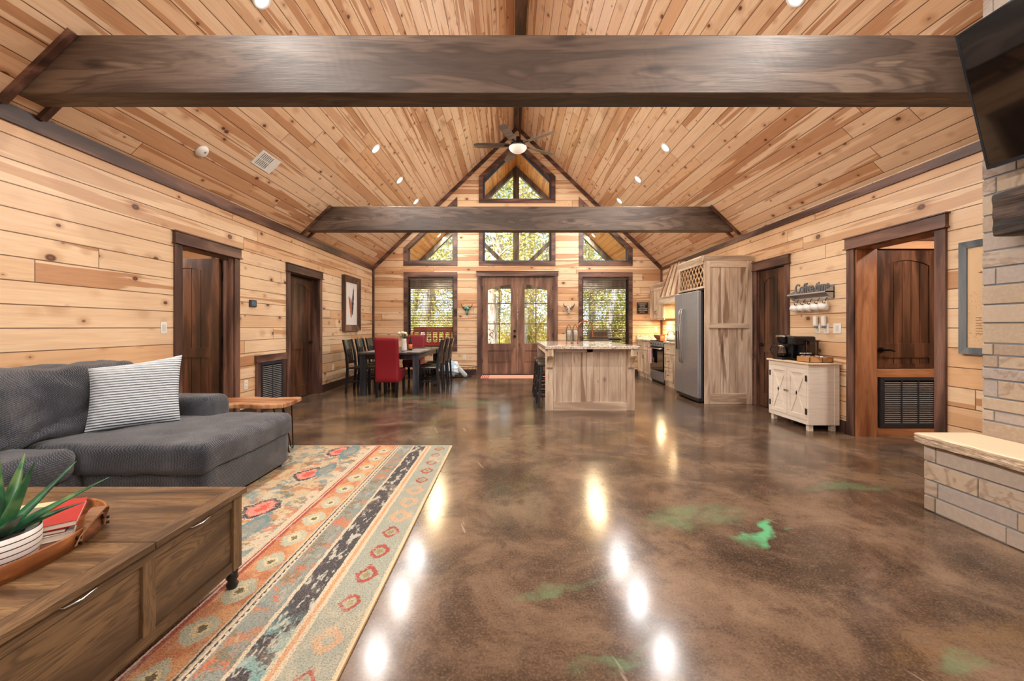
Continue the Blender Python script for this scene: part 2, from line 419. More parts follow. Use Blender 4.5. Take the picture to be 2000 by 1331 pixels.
def floor_mat():
    t = Mt('stained polished concrete', .14, spec=.36); x, y, z = t.xyz()
    p = t.comb(x, y, 0.0)
    n1 = t.noise(p, .55, 5, .62, .6); n2 = t.noise(p, 1.7, 6, .66, .5); n3 = t.noise(p, 5.5, 5, .6, .4); n4 = t.noise(p, 95.0, 3, .7)
    n5 = t.noise(t.comb(x + 13.0, y + 7.0, 0.0), .9, 4, .6, 1.0); n6 = t.noise(t.comb(x + 31.0, y, 3.0), .75, 5, .65, .8)
    c = t.ramp(n2.sm(.28, .72), [(0, S(46, 36, 30)), (.45, S(86, 68, 55)), (1, S(124, 102, 83))])
    c = t.mix(n1.sm(.52, .68)*.7, c, S(78, 68, 64))
    c = t.mix(n5.sm(.53, .68)*.6, c, S(116, 90, 58))
    c = t.mix(n6.sm(.6, .7)*.45, c, S(88, 84, 58))
    c = t.mix(n3.sm(.52, .7)*.5, c, S(54, 40, 33)); c = t.mix(t.noise(p, 16.0, 5, .65).sm(.5, .72)*.35, c, S(112, 94, 78))
    c = t.mix(n4.sm(.48, .72)*.42, c, S(138, 114, 92)); c = t.mix((1.0 - n4.sm(.3, .47))*.45, c, S(40, 28, 20))
    wx = x + (t.noise(p, 3.0, 4) - .5)*.5; wy = y + (t.noise(t.comb(x + 5.0, y + 9.0, 0.0), 3.0, 4) - .5)*.5
    def blob(cx, cy_, rx, ry, ang=0):
        ca, sa = math.cos(ang), math.sin(ang); dx, dy = wx - cx, wy - cy_
        a = (dx*ca + dy*sa)/rx; b = (dy*ca - dx*sa)/ry; return 1.0 - (a*a + b*b).m('SQRT').sm(.35, 1.0)
    g = blob(1.50, 2.43, .27, .055, .53); hz = blob(1.18, 2.62, .5, .2, .2).mx(blob(2.55, 3.12, .42, .13)).mx(blob(.38, 1.47, .24, .05, .35)).mx(blob(.17, 1.9, .35, .04, .12)).mx(blob(1.62, 1.5, .10, .12, 1.5)).mx(blob(-.8, 6.5, .9, .3)).mx(blob(-1.9, 7.0, .9, .15))
    c = t.mix(hz*.42*n3.sm(.3, .6), c, S(96, 132, 96)); c = t.mix(g*.9, c, S(92, 168, 120))
    sc = t.noise(t.comb(x*14.0 + y*5.0, y*1.2 - x*.8, 0.0), 1.0, 2, .5).sm(.735, .76)
    c = t.mix(sc*.4, c, S(176, 156, 136))
    t.set('Base Color', c); t.set('Roughness', .10 + n3*.09 + n4*.05)
    t.bump(n3*.4 + n4*.12, .03, .01); return t.m
m_floor = floor_mat()

# ---------------------------------------------------------------- shell
struct('floor', M().box(-6.3, 6.6, YF-.2, YB+.1, -.15, 0), m_floor)
T = .17
door1 = (4.336, 5.16); door2 = (6.46, 7.45)
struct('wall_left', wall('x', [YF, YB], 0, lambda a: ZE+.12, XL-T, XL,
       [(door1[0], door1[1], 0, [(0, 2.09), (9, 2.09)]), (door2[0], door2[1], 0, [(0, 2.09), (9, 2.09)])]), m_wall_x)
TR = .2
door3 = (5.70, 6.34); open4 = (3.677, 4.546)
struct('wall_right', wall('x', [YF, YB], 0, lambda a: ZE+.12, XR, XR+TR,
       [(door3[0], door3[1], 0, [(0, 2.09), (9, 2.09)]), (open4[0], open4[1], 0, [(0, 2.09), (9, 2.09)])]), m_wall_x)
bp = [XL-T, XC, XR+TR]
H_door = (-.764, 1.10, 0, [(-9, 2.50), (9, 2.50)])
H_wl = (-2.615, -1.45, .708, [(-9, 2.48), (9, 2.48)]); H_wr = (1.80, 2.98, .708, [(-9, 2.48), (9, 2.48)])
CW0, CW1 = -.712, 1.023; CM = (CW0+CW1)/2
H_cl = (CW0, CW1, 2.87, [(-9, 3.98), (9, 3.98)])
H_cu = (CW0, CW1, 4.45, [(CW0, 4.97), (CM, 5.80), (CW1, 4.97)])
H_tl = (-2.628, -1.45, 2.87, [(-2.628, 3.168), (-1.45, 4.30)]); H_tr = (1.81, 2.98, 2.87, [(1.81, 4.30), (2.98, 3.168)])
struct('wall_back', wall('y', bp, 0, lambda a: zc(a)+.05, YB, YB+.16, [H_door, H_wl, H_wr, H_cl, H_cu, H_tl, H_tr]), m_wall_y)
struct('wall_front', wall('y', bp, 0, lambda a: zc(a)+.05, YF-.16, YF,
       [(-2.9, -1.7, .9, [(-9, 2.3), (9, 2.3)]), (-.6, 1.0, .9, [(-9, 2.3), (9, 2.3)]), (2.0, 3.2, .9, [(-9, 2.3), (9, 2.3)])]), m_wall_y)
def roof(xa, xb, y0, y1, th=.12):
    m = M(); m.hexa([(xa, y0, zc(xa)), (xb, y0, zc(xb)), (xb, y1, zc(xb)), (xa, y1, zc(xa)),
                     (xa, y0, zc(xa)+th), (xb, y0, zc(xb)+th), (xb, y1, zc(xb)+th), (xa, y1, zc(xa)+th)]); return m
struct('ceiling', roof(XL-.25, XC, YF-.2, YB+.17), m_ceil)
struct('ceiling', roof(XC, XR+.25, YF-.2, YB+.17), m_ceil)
# eave, rake, corner trims and ridge board
struct('trim_1', M().box(XL, XL+.022, YF, YB, 2.64, ZE+.02), m_dark['y'])
struct('trim_2', M().box(XR-.022, XR, YF, YB, 2.64, ZE-.02), m_dark['y'])
m = M(); k = .125
for sg in (-1, 1):
    xe = XC + sg*HW
    m.prism([(XC, ZR), (xe, ZE), (xe, ZE-k), (XC, ZR-k)], 'y', YB-.025, YB)
struct('trim_3', m, m_dark['x'])
struct('trim_4', M().box(XL, XL+.045, YB-.045, YB, 0, 2.66), m_dark['z'])
struct('trim_5', M().box(XR-.045, XR, YB-.045, YB, 0, 2.66), m_dark['z'])
struct('trim_6', M().box(XC-.085, XC+.085, YF, YB, 6.2, ZR), m_dark['y'])
bb = plain('dark baseboard', S(62, 44, 36), .4)
struct('baseboard_left', M().box(XL, XL+.018, door2[1]+.1, YB-.045, 0, .14).box(XL, XL+.018, YF, door1[0]-.1, 0, .14).box(XL, XL+.018, door1[1]+.1, 5.59, 0, .14), bb)
struct('baseboard_back', M().box(XL+.045, -.87, YB-.018, YB, 0, .14).box(1.2, XR-.6, YB-.018, YB, 0, .14), bb)
struct('baseboard_right', M().box(XR-.018, XR, 4.66, 5.60, 0, .14), bb)

# tie beams
def beam(y, dep, lab):
    o = thing('ceiling_beam', lab, 'beam', (XC, y+dep/2, 2.82), group='timber ceiling beams')
    z0, z1 = 2.82, 3.22
    def hx(z): return HW - (z-ZE)/SL
    b = M().prism([(XC-hx(z0), z0), (XC+hx(z0), z0), (XC+hx(z1), z1), (XC-hx(z1), z1)], 'y', y, y+dep)
    obj('timber', b, m_beam, o, bevel=.006)
    for sg in (-1, 1):
        t_ = M(); za, zb_ = 2.76, 3.235
        xa, xb = XC+sg*(HW-(za-ZE)/SL), XC+sg*(HW-(zb_-ZE)/SL)
        n = (-sg*.025, -.025)
        for ya, yb in ((y-.05, y-.004), (y+dep+.004, y+dep+.05)):
            t_.prism([(xa, za), (xb, zb_), (xb+n[0], zb_+n[1]), (xa+n[0], za+n[1])], 'y', ya, yb)
        obj('end_trim', t_, m_dark['x'], o)
beam(2.812, .185, 'huge dark rough-sawn timber beam nearest the camera, crossing above the sofa and television')
beam(6.814, .175, 'dark timber beam crossing in front of the tall gable windows, the smaller-looking farther one')

# ---------------------------------------------------------------- door and window casings
def casing_side(x, out, y0, y1, ztop, parent, w=.095, head=.115):
    """casing on a side wall face x; out = +1/-1 direction into the room"""
    a, b = sorted((x, x+out*.022)); a2, b2 = sorted((x, x+out*.034))
    j = M().box(a, b, y0-w, y0, 0, ztop).box(a, b, y1, y1+w, 0, ztop)
    obj('casing', j, m_dark['zy'], parent, bevel=.003)
    h = M().box(a2, b2, y0-w-.01, y1+w+.01, ztop, ztop+head)
    a3, b3 = sorted((x, x+out*.05)); h.box(a3, b3, y0-w-.025, y1+w+.025, ztop+head, ztop+head+.012).box(a3, b3, y0-w-.02, y1+w+.02, ztop-.008, ztop+.004)
    obj('header', h, m_dark['y'], parent)
def leaf(parent, w, h, mat, matp, loc, rot, lever=1, name='door_leaf'):
    """two-panel door, arched top panel; local: x 0..w, thickness y -.02..+.02"""
    L = M(); st = .115; zt = h-.115; zm0, zm1 = h*.43-.06, h*.43+.06; rise = .07
    n = 12; xs = [st + (w-2*st)*i/n for i in range(n+1)]
    arch = lambda x: zt - rise + rise*(1 - ((x-w/2)/((w-2*st)/2))**2)
    L.box(0, st, -.02, .02, 0, h).box(w-st, w, -.02, .02, 0, h).box(st, w-st, -.02, .02, 0, .2).box(st, w-st, -.02, .02, zm0, zm1)
    for p, q in zip(xs, xs[1:]): L.prism([(p, arch(p)), (q, arch(q)), (q, h), (p, h)], 'y', -.02, .02)
    o = obj(name, L, mat, parent, fix=True); o.location = loc; o.rotation_euler = (0, 0, rot)
    nb = 5; bw = (w-2*st)/nb; P = M()
    for i in range(nb): P.box(st+i*bw+.003, st+(i+1)*bw-.003, -.011, .011, .2, arch(max(min(st+(i+.5)*bw, w), 0))+.02 if i else arch(st+bw*.9))
    for i in range(nb): pass
    P.box(st, w-st, -.006, .006, .2, zt-rise)
    obj_local('door_panel', P, matp, o)
    hx_ = w-.06 if lever > 0 else .06; H = M()
    for sy in (-1, 1):
        H.cyl((hx_, sy*.02, .93), (hx_, sy*.03, .93), .03, n=18); H.cyl((hx_, sy*.03, .93), (hx_, sy*.065, .93), .012, n=10)
        H.tube([(hx_, sy*.062, .93), (hx_-lever*.05, sy*.066, .935), (hx_-lever*.115, sy*.062, .925)], [.012, .010, .008])
    obj_local('handle', H, m_bronze, o)
    for z in (.22, h/2, h-.22):
        e = 0 if lever > 0 else w
        obj_local('hinge', M().cyl((e, -.024, z-.05), (e, -.024, z+.05), .012, n=10).box(e-.02, e+.02, -.022, -.018, z-.05, z+.05), m_black, o)
    return o
def obj_local(name, mb, mat, parent, **k):
    rt = root_of(parent); had = rt.name in LOCAL; LOCAL.add(rt.name)
    o = obj(name, mb, mat, parent, **k)
    if not had: LOCAL.discard(rt.name)
    return o
# left doors
d1 = struct('door_1'); d1['kind'] = 'structure'
casing_side(XL, 1, door1[0], door1[1], 2.09, d1)
obj('jamb', M().box(XL-T, XL, door1[0]-.004, door1[0]+.018, 0, 2.09).box(XL-T, XL, door1[1]-.018, door1[1]+.004, 0, 2.09).box(XL-T, XL, door1[0], door1[1], 2.072, 2.094).box(XL-.10, XL-.06, door1[1]-.045, door1[1]-.018, 0, 2.072), m_dark['z'], d1)
leaf(d1, .80, 2.05, m_door, m_door, (XL-T+.035, door1[1]-.05, .012), PI, lever=1)
d2 = struct('door_2'); d2['kind'] = 'structure'
casing_side(XL, 1, door2[0], door2[1], 2.09, d2)
obj('jamb', M().box(XL-T, XL, door2[0]-.004, door2[0]+.018, 0, 2.09).box(XL-T, XL, door2[1]-.018, door2[1]+.004, 0, 2.09).box(XL-T, XL, door2[0], door2[1], 2.072, 2.094), m_dark['z'], d2)
leaf(d2, door2[1]-door2[0]-.04, 2.05, m_doory, m_doory, (XL-T+.03, door2[0]+.02, .012), PI/2, lever=1)
# right narrow closed door
d3 = struct('door_3'); d3['kind'] = 'structure'
casing_side(XR, -1, door3[0], door3[1], 2.09, d3)
obj('jamb', M().box(XR, XR+TR, door3[0]-.004, door3[0]+.018, 0, 2.09).box(XR, XR+TR, door3[1]-.018, door3[1]+.004, 0, 2.09).box(XR, XR+TR, door3[0], door3[1], 2.072, 2.094), m_dark['z'], d3)
leaf(d3, door3[1]-door3[0]-.04, 2.05, m_doory, m_doory, (XR+.035, door3[0]+.02, .012), PI/2, lever=1)
# right opening and the utility closet behind it
d4 = struct('door_4'); d4['kind'] = 'structure'
casing_side(XR, -1, open4[0], open4[1], 2.09, d4, w=.095)
obj('jamb', M().box(XR, XR+TR+.02, open4[1]-.02, open4[1]+.004, 0, 2.09).box(XR, XR+TR, open4[0]-.004, open4[0]+.02, 0, 2.09).box(XR, XR+TR, open4[0], open4[1], 2.07, 2.094), m_stain, d4)
YH = 4.58
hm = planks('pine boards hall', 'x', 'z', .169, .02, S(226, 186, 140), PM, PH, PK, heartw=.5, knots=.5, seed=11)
struct('wall_hall', wall('y', [XR+TR, 6.4], 0, lambda a: 2.6, YH, YH+.1, [(4.075, 4.80, .745, [(0, 2.09), (9, 2.09)]), (4.10, 4.76, .08, [(0, .66), (9, .66)])]).box(6.4, 6.5, 2.4, YH+.1, 0, 2.6).box(XR+TR, 6.5, 2.4, 2.5, 0, 2.6), hm)
struct('wall_leak_block', M().box(5.0, 5.1, YH+.1, 6.9, 0, 2.6).box(XR+TR, 5.1, 6.8, 6.9, 0, 2.6).box(XR+TR, 5.0, 5.35, 5.45, 0, 2.6).box(XR+TR, 5.1, YH+.1, 6.9, 2.5, 2.6), hm)  # unseen box added behind the right-hand doors to block daylight leaks
struct('ceiling_hall', M().box(XR+TR, 6.5, 2.4, YH+.1, 2.56, 2.66), hm)
struct('trim_7', M().box(XR+TR, 6.4, YH-.02, YH, 2.18, 2.22), m_dark['x'])
d5 = struct('door_5'); d5['kind'] = 'structure'
obj('casing', M().box(XR+TR, 4.075, YH-.022, YH, 0, 2.09).box(4.80, 4.90, YH-.022, YH, 0, 2.2), m_stain, d5)
obj('rail', M().box(XR+TR, 4.80, YH-.026, YH, .655, .745), m_stainx, d5)
obj('rail', M().box(XR+TR, 4.80, YH-.026, YH, 0, .085), m_stainx, d5)
lamp('hall_fill', 'AREA', (4.6, 3.6, 2.5), 34, CAN_COL, d5, size=.25)  # unseen light without a fixture, added to brighten the hall
lf = M()
W5, H5 = .70, 1.32
o5 = struct('x')
bpy.data.objects.remove(o5)
def leaf5():
    L = M(); x0, x1, z0, z1 = 4.085, 4.785, .755, 2.07; st = .105; rise = .06; y0, y1 = YH+.0, YH+.04
    a0, a1 = x0+st, x1-st; n = 12; xs = [a0+(a1-a0)*i/n for i in range(n+1)]; zt = z1-.11; mid = (a0+a1)/2
    arch = lambda x: zt - rise*((x-mid)/((a1-a0)/2))**2
    L.box(x0, a0, y0, y1, z0, z1).box(a1, x1, y0, y1, z0, z1).box(a0, a1, y0, y1, z0, z0+.045).box(a0, a1, y0, y1, 1.03-.17+.01, 1.03)
    for p, q in zip(xs, xs[1:]): L.prism([(p, arch(p)), (q, arch(q)), (q, z1), (p, z1)], 'y', y0, y1)
    o = obj('door_leaf', L, m_door, d5)
    P = M(); nb = 5; bw = (a1-a0)/nb
    for i in range(nb): P.box(a0+i*bw+.003, a0+(i+1)*bw-.003, y0+.012, y1-.01, z0+.045, z1-.05)
    P.box(a0, a1, y0+.02, y1-.014, z0, z1-.05); obj('door_panel', P, m_door, o)
    H = M(); hx_, hz = x0+.045, .93+.025
    H.cyl((hx_, y0, hz), (hx_, y0-.012, hz), .03, n=18).cyl((hx_, y0-.012, hz), (hx_, y0-.05, hz), .012)
    H.tube([(hx_-.02, y0-.05, hz), (hx_+.05, y0-.054, hz+.004), (hx_+.115, y0-.05, hz-.01)], [.014, .011, .008]); obj('handle', H, m_bronze, o)
    for z in (z0+.18, z1-.3): obj('hinge', M().cyl((x1, y0-.006, z-.045), (x1, y0-.006, z+.045), .011, n=10), m_black, o)
leaf5()
g = thing('floor_air_grille', 'large charcoal louvered air grille set under the short door in the right opening', 'air vent', (4.43, YH, .08))
x0, x1, z0, z1 = 4.105, 4.755, .085, .655
obj('grille_frame', ring(M(), [(x0+.05, z0+.05), (x1-.05, z0+.05), (x1-.05, z1-.04), (x0+.05, z1-.04)], [(x0, z0), (x1, z0), (x1, z1), (x0, z1)], 'y', YH-.03, YH+.02), m_grill, g, bevel=.004)
mm = M()
for i in range(20):
    z = z0+.055+i*(z1-z0-.1)/20; mm.hexa([(x0+.05, YH-.02, z), (x1-.05, YH-.02, z), (x1-.05, YH+.005, z+.002), (x0+.05, YH+.005, z+.002), (x0+.05, YH-.02, z+.010), (x1-.05, YH-.02, z+.010), (x1-.05, YH+.005, z+.012), (x0+.05, YH+.005, z+.012)])
obj('louvers', mm, m_slatg, g)
obj('grille_divider', M().box(x0+.235, x0+.25, YH-.026, YH+.0, z0+.05, z1-.04).box(x0+.42, x0+.435, YH-.026, YH+.0, z0+.05, z1-.04), m_grill, g)
obj('duct_box', M().box(x0+.02, x1-.02, YH+.06, YH+.09, z0+.02, z1-.02), plain('duct dark', S(20, 20, 22), .8), g)
# room behind the open left door
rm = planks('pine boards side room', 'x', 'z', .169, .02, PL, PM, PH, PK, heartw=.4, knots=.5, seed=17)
struct('wall_bedroom', M().box(-6.0, XL-T, 6.3, 6.4, 0, 2.6).box(-6.1, -6.0, 3.3, 8.0, 0, 2.6).box(-6.0, XL-T, 7.9, 8.0, 0, 2.6).box(-6.0, XL-T, 3.2, 3.3, 0, 2.6), rm)  # stretch behind the second door is added to keep daylight out
br_ = struct('ceiling_bedroom', M().box(-6.1, XL-T, 3.2, 8.0, 2.5, 2.6), rm)

lamp('bedroom_fill', 'AREA', (-4.9, 4.4, 2.47), 50, CAN_COL, br_, size=.25)  # added fill light, source unseen, so the open door is lit
# back wall casings, windows, entry doors
def rect(x0, x1, z0, z1): return [(x0, z0), (x1, z0), (x1, z1), (x0, z1)]
def window(n, inner, outer, sill=None, mull=False, jd=.16):
    w = struct('window_%d' % n); w['kind'] = 'structure'
    obj('casing', ring(M(), inner, outer, 'y', YB-.022, YB), m_dark['x'], w)
    cx = sum(p[0] for p in inner)/len(inner); cz = sum(p[1] for p in inner)/len(inner)
    def sh(d):
        out = []
        for p in inner:
            out.append((p[0] + (d if p[0] < cx-.01 else -d if p[0] > cx+.01 else 0), p[1] + (d if p[1] < cz else -d*(1.35 if len(inner) > 4 or True else 1))))
        return out
    obj('jamb', ring(M(), sh(.012), inner, 'y', YB, YB+jd), m_dark['z'], w)
    obj('sash', ring(M(), sh(.045), sh(.012), 'y', YB+jd-.05, YB+jd-.01), plain('window vinyl %d' % n, S(70, 76, 86), .4), w)
    q = sh(.045); obj('pane', M().prism(q, 'y', YB+jd-.032, YB+jd-.028), m_glass, w)
    return w
window(1, rect(-2.615, -1.45, .708, 2.48), rect(-2.71, -1.36, .60, 2.60))
window(2, rect(1.80, 2.98, .708, 2.48), rect(1.71, 3.07, .60, 2.60))
window(3, rect(CW0, CW1, 2.87, 3.98), rect(CW0-.10, CW1+.10, 2.765, 4.08))
window(4, [(CW0, 4.45), (CW1, 4.45), (CW1, 4.97), (CM, 5.80), (CW0, 4.97)], [(CW0-.10, 4.345), (CW1+.10, 4.345), (CW1+.10, 5.02), (CM, 5.94), (CW0-.10, 5.02)])
window(5, [(-2.628, 2.87), (-1.45, 2.87), (-1.45, 4.30), (-2.628, 3.168)], [(-2.715, 2.765), (-1.36, 2.765), (-1.36, 4.50), (-2.715, 3.21)])
window(6, [(1.81, 2.87), (2.98, 2.87), (2.98, 3.168), (1.81, 4.30)], [(1.72, 2.765), (3.07, 2.765), (3.07, 3.21), (1.72, 4.50)])
for i, (a, b) in enumerate(((-2.9, -1.7), (-.6, 1.0), (2.0, 3.2))):
    w = struct('window_%d' % (7+i)); w['kind'] = 'structure'
    obj('casing', ring(M(), rect(a, b, .9, 2.3), rect(a-.1, b+.1, .8, 2.4), 'y', YF, YF+.022), m_dark['x'], w)
    obj('pane', M().prism(rect(a, b, .9, 2.3), 'y', YF-.1, YF-.096), m_glass, w)
# entry double door
d6 = struct('door_6'); d6['kind'] = 'structure'
obj('casing', M().box(-.855, -.764, YB-.022, YB, 0, 2.50).box(1.10, 1.178, YB-.022, YB, 0, 2.50).box(-.764, -.735, YB-.0, YB+.16, 0, 2.50).box(1.07, 1.10, YB-.0, YB+.16, 0, 2.50).box(-.764, 1.10, YB-.0, YB+.16, 2.485, 2.51), m_dark['z'], d6)
obj('header', M().box(-.875, 1.195, YB-.034, YB, 2.50, 2.615).box(-.885, 1.205, YB-.05, YB, 2.612, 2.625), m_dark['x'], d6)
obj('threshold', M().box(-.735, 1.07, YB, YB+.16, 0, .02), m_dark['x'], d6)
for side in (-1, 1):
    e0, e1 = (-.735, .165) if side < 0 else (.170, 1.07)
    g0, g1 = (-.588, -.006) if side < 0 else (.346, .923)
    y0, y1 = YB+.05, YB+.095; L = M()
    zb, lo, hi = .79, 2.15, 2.31           # glass bottom, outer and inner top of the shared arch
    f = lambda x: hi - (hi-lo)*(abs(x-.1675)/.755)**2
    L.box(e0, g0, y0, y1, .02, 2.48).box(g1, e1, y0, y1, .02, 2.48).box(g0, g1, y0, y1, .02, .29).box(g0, g1, y0, y1, .61, zb)
    xs = [g0+(g1-g0)*i/10 for i in range(11)]
    for p, q in zip(xs, xs[1:]): L.prism([(p, f(p)), (q, f(q)), (q, 2.48), (p, 2.48)], 'y', y0, y1)
    lf = obj('door_leaf', L, m_entry, d6)
    obj('door_panel', M().box(g0, g1, y0+.015, y1-.01, .29, .61).box(g0+.04, g1-.04, y0+.004, y0+.016, .33, .57), m_entry, lf, bevel=.004)
    gm = (g0+g1)/2
    mu = M().box(gm-.014, gm+.014, y0+.006, y1-.006, zb, f(gm))
    for z in (bz(633), bz(593)): mu.box(g0, g1, y0+.006, y1-.006, z-.014, z+.014)
    obj('muntins', mu, m_entry, lf)
    gl = M()
    for p, q in zip(xs, xs[1:]): gl.prism([(p, zb), (q, zb), (q, f(q)), (p, f(p))], 'y', y0+.02, y0+.024)
    obj('pane', gl, m_glass, lf)
    for z in (.35, 1.0, 1.62, 2.2):
        ex = e0 if side < 0 else e1; obj('hinge', M().cyl((ex, y0-.008, z-.05), (ex, y0-.008, z+.05), .012, n=8), m_black, lf)
    if side < 0:
        hx_ = .095
        obj('deadbolt', M().cyl((hx_, y0, 1.11), (hx_, y0-.03, 1.11), .032, n=18), m_bronze, lf)
        obj('handle', M().cyl((hx_, y0, .975), (hx_, y0-.02, .975), .035, n=18).lathe([(.012, -.02), (.03, -.045), (.032, -.06), (.018, -.075)], (hx_, y0, .975), 16, 'y'), m_bronze, lf)
        obj('key_plate', M().box(hx_-.008, hx_+.008, y0-.006, y0, .70, .74), m_bronze, lf)
# ---------------------------------------------------------------- sectional sofa, pillow, side table, rug, coffee table
def fabric_mat():
    t = Mt('charcoal corduroy chenille', .85, spec=.2); x, y, z = t.xyz()
    w = ((x + y*.6 + z)*640.0).sin()*.5 + .5; w2 = ((x*.5 - y + z*1.2)*560.0).sin()*.5 + .5
    n = t.noise(t.comb(x, y, z), 4.5, 4, .6, .4); f = t.noise(t.comb(x, y, z), 160.0, 2, .6)
    c = t.ramp(n.sm(.3, .72), [(0, S(34, 38, 47)), (.5, S(52, 56, 65)), (1, S(84, 85, 90))])
    c = t.mix((w*w2)*.55, c, S(108, 110, 116)); c = t.mix(f.sm(.4, .65)*.4, c, S(34, 36, 42))
    t.set('Base Color', c); t.set('Sheen Weight', .35); t.set('Sheen Roughness', .4)
    t.bump(w*w2 + f*.6, .7, .006); return t.m
m_fab = fabric_mat()
def wob(a, k=0.0, seed=0):
    def fn(p, u):
        q = Vector((p.x*5+seed, p.y*5, p.z*5))
        from mathutils import noise as nz
        d = nz.noise_vector(q)*a + nz.noise_vector(q*2.7)*a*.45
        return (p.x+d.x, p.y+d.y, p.z+d.z + (1-u.x*u.x)*(1-u.y*u.y)*k*max(u.z, 0))
    return fn
so = thing('sectional_sofa', 'charcoal corduroy sectional sofa with a chaise along the left plank wall', 'sofa', (-2.9, 2.2, 0))
FY = 3.62
obj('base', M().soft(XL+.06, -2.72, .35, FY-.02, .03, .30, .03, 10), m_fab, so)
obj('chaise_base', M().soft(-2.72, -1.945, 2.58, FY-.02, .03, .30, .035, 12, wob(.004)), m_fab, so)
obj('seat_cushion', M().soft(-3.3, -1.915, 2.545, FY, .275, .468, .06, 26, wob(.012, .022)), m_fab, so)
obj('seat_cushion', M().soft(-3.3, -2.66, 1.55, 2.53, .275, .468, .06, 18, wob(.014, .03, 3)), m_fab, so)
obj('seat_cushion', M().soft(-3.3, -2.66, .55, 1.535, .275, .468, .06, 12, wob(.014, .03, 8)), m_fab, so)
obj('backrest', M().soft(XL+.02, -3.2, .35, FY-.1, .2, .80, .06, 10), m_fab, so)
def backc(p, u):
    from mathutils import noise as nz
    w = nz.noise_vector(Vector((p.x*4, p.y*4.5, p.z*4.5)))*.035 + nz.noise_vector(Vector((p.x*9, p.y*9, p.z*11+4)))*.016
    crease = -.035*math.exp(-((p.z-.66-(p.y-2.9)*.35)/.035)**2)
    return (p.x + w.x + crease*(u.x > 0) + (1-u.y**2)*.06*(u.x > 0) - (p.z-.46)*.22, p.y+w.y*.4, p.z+w.z)
obj('back_cushion', M().soft(-3.35, -2.98, 2.02, 3.46, .45, .935, .11, 34, backc), m_fab, so)
obj('back_cushion', M().soft(-3.35, -2.98, .62, 2.03, .45, .935, .11, 22, backc), m_fab, so)
obj('armrest', M().soft(-3.40, -2.47, FY-.27, FY+.02, .1, .635, .075, 18, wob(.008)), m_fab, so)
for x, y in ((-2.0, 2.66), (-2.0, 3.52), (-3.3, 3.5), (-3.3, .5), (-2.8, .5)):
    obj('foot', M().cyl((x, y, .0125 if x > -3.01 else 0), (x, y, .05), .025, .03, 12), m_blackw, so)

def knit_mat():
    t = Mt('pale blue knit', .9, spec=.15); x, y, z = t.xyz()
    rib = ((z*345.0) + t.noise(t.comb(x*8.0, y*8.0, z*8.0), 1.0, 2)*2.0).sin()*.5 + .5
    st = ((x*90.0 + z*40.0)).sin()*.5 + .5; f = t.noise(t.comb(x, y, z), 60.0, 3, .7)
    c = t.mix(rib, S(176, 187, 197), S(214, 222, 228)); c = t.mix(st*f*.2, c, S(232, 235, 234)); c = t.mix(f.sm(.45, .7)*.2, c, S(140, 152, 162))
    t.set('Base Color', c); t.bump(rib + st*.3 + f*.3, .9, .012); return t.m
pw = thing('throw_pillow', 'light grey-blue knit throw pillow standing on the charcoal sofa seat', 'pillow', (-2.735, 3.0, .475), local=True)
e = Vector((.33, .36, 0)).normalized(); up = Vector((-.16, .12, 1)).normalized(); nn = e.cross(up).normalized(); up = nn.cross(e)
pw.rotation_euler = Matrix((e, -nn, up)).transposed().to_euler()
def pil(sg):
    def f(u, v):
        a, b = u*2-1, v*2-1; k = 1 - .07*(1-b*b) * abs(a)**2 ; k2 = 1 - .06*(1-a*a)*abs(b)**2
        th = .085*((1-a**4)*(1-b**4))**.5; rp = .0016*math.sin(b*46)
        return (a*.262*k + .012*b, sg*(th+rp), .245 + b*.245*k2 + .035*a*(b > 0)*b)
    return f
obj('cover', M().grid(pil(1), 30, 70).grid(pil(-1), 30, 40), knit_mat(), pw)

t_ = Mt('live edge walnut slab', .35, coat=.2); x, y, z = t_.xyz()
n = t_.noise(t_.comb(x*1.2, y*7.0, z), 1.0, 3, .55, .6); rg = (n*60.0).sin()*.5+.5
t_.set('Base Color', t_.mix(rg*.35, t_.ramp(n.sm(.3, .7), [(0, S(120, 74, 44)), (.5, S(168, 112, 74)), (1, S(206, 156, 112))]), S(92, 54, 32))); m_slab = t_.m
st = thing('side_table', 'live-edge wood slab side table on black hairpin legs behind the sofa arm', 'table', (-2.65, 3.95, 0))
pts = []
for i in range(24):
    x = -3.22 + 1.12*i/23; pts.append((x, 3.74 + .02*math.sin(i*.9) + .012*math.sin(i*2.3)))
pts.append((-2.09, 3.9))
for i in range(24):
    x = -2.12 - 1.10*i/23; pts.append((x, 4.13 + .025*math.sin(i*.7+1) + .01*math.sin(i*2.1)))
obj('table_top', M().prism(pts, 'z', .463, .505), m_slab, st, bevel=.008)
for x, y, dx, dy in ((-2.2, 3.86, .09, .05), (-2.22, 4.06, .07, -.02), (-3.1, 3.84, -.05, -.02), (-3.1, 4.05, -.05, .03)):
    obj('hairpin_leg', M().tube([(x-.045, y, .463), (x+dx*.8-.008, y+dy*.8, .032), (x+dx, y+dy, .018 if x > -3 and y < 4.1 else .006), (x+dx*.8+.012, y+dy*.8, .032), (x+.045, y, .463)], .0055), m_black, st)

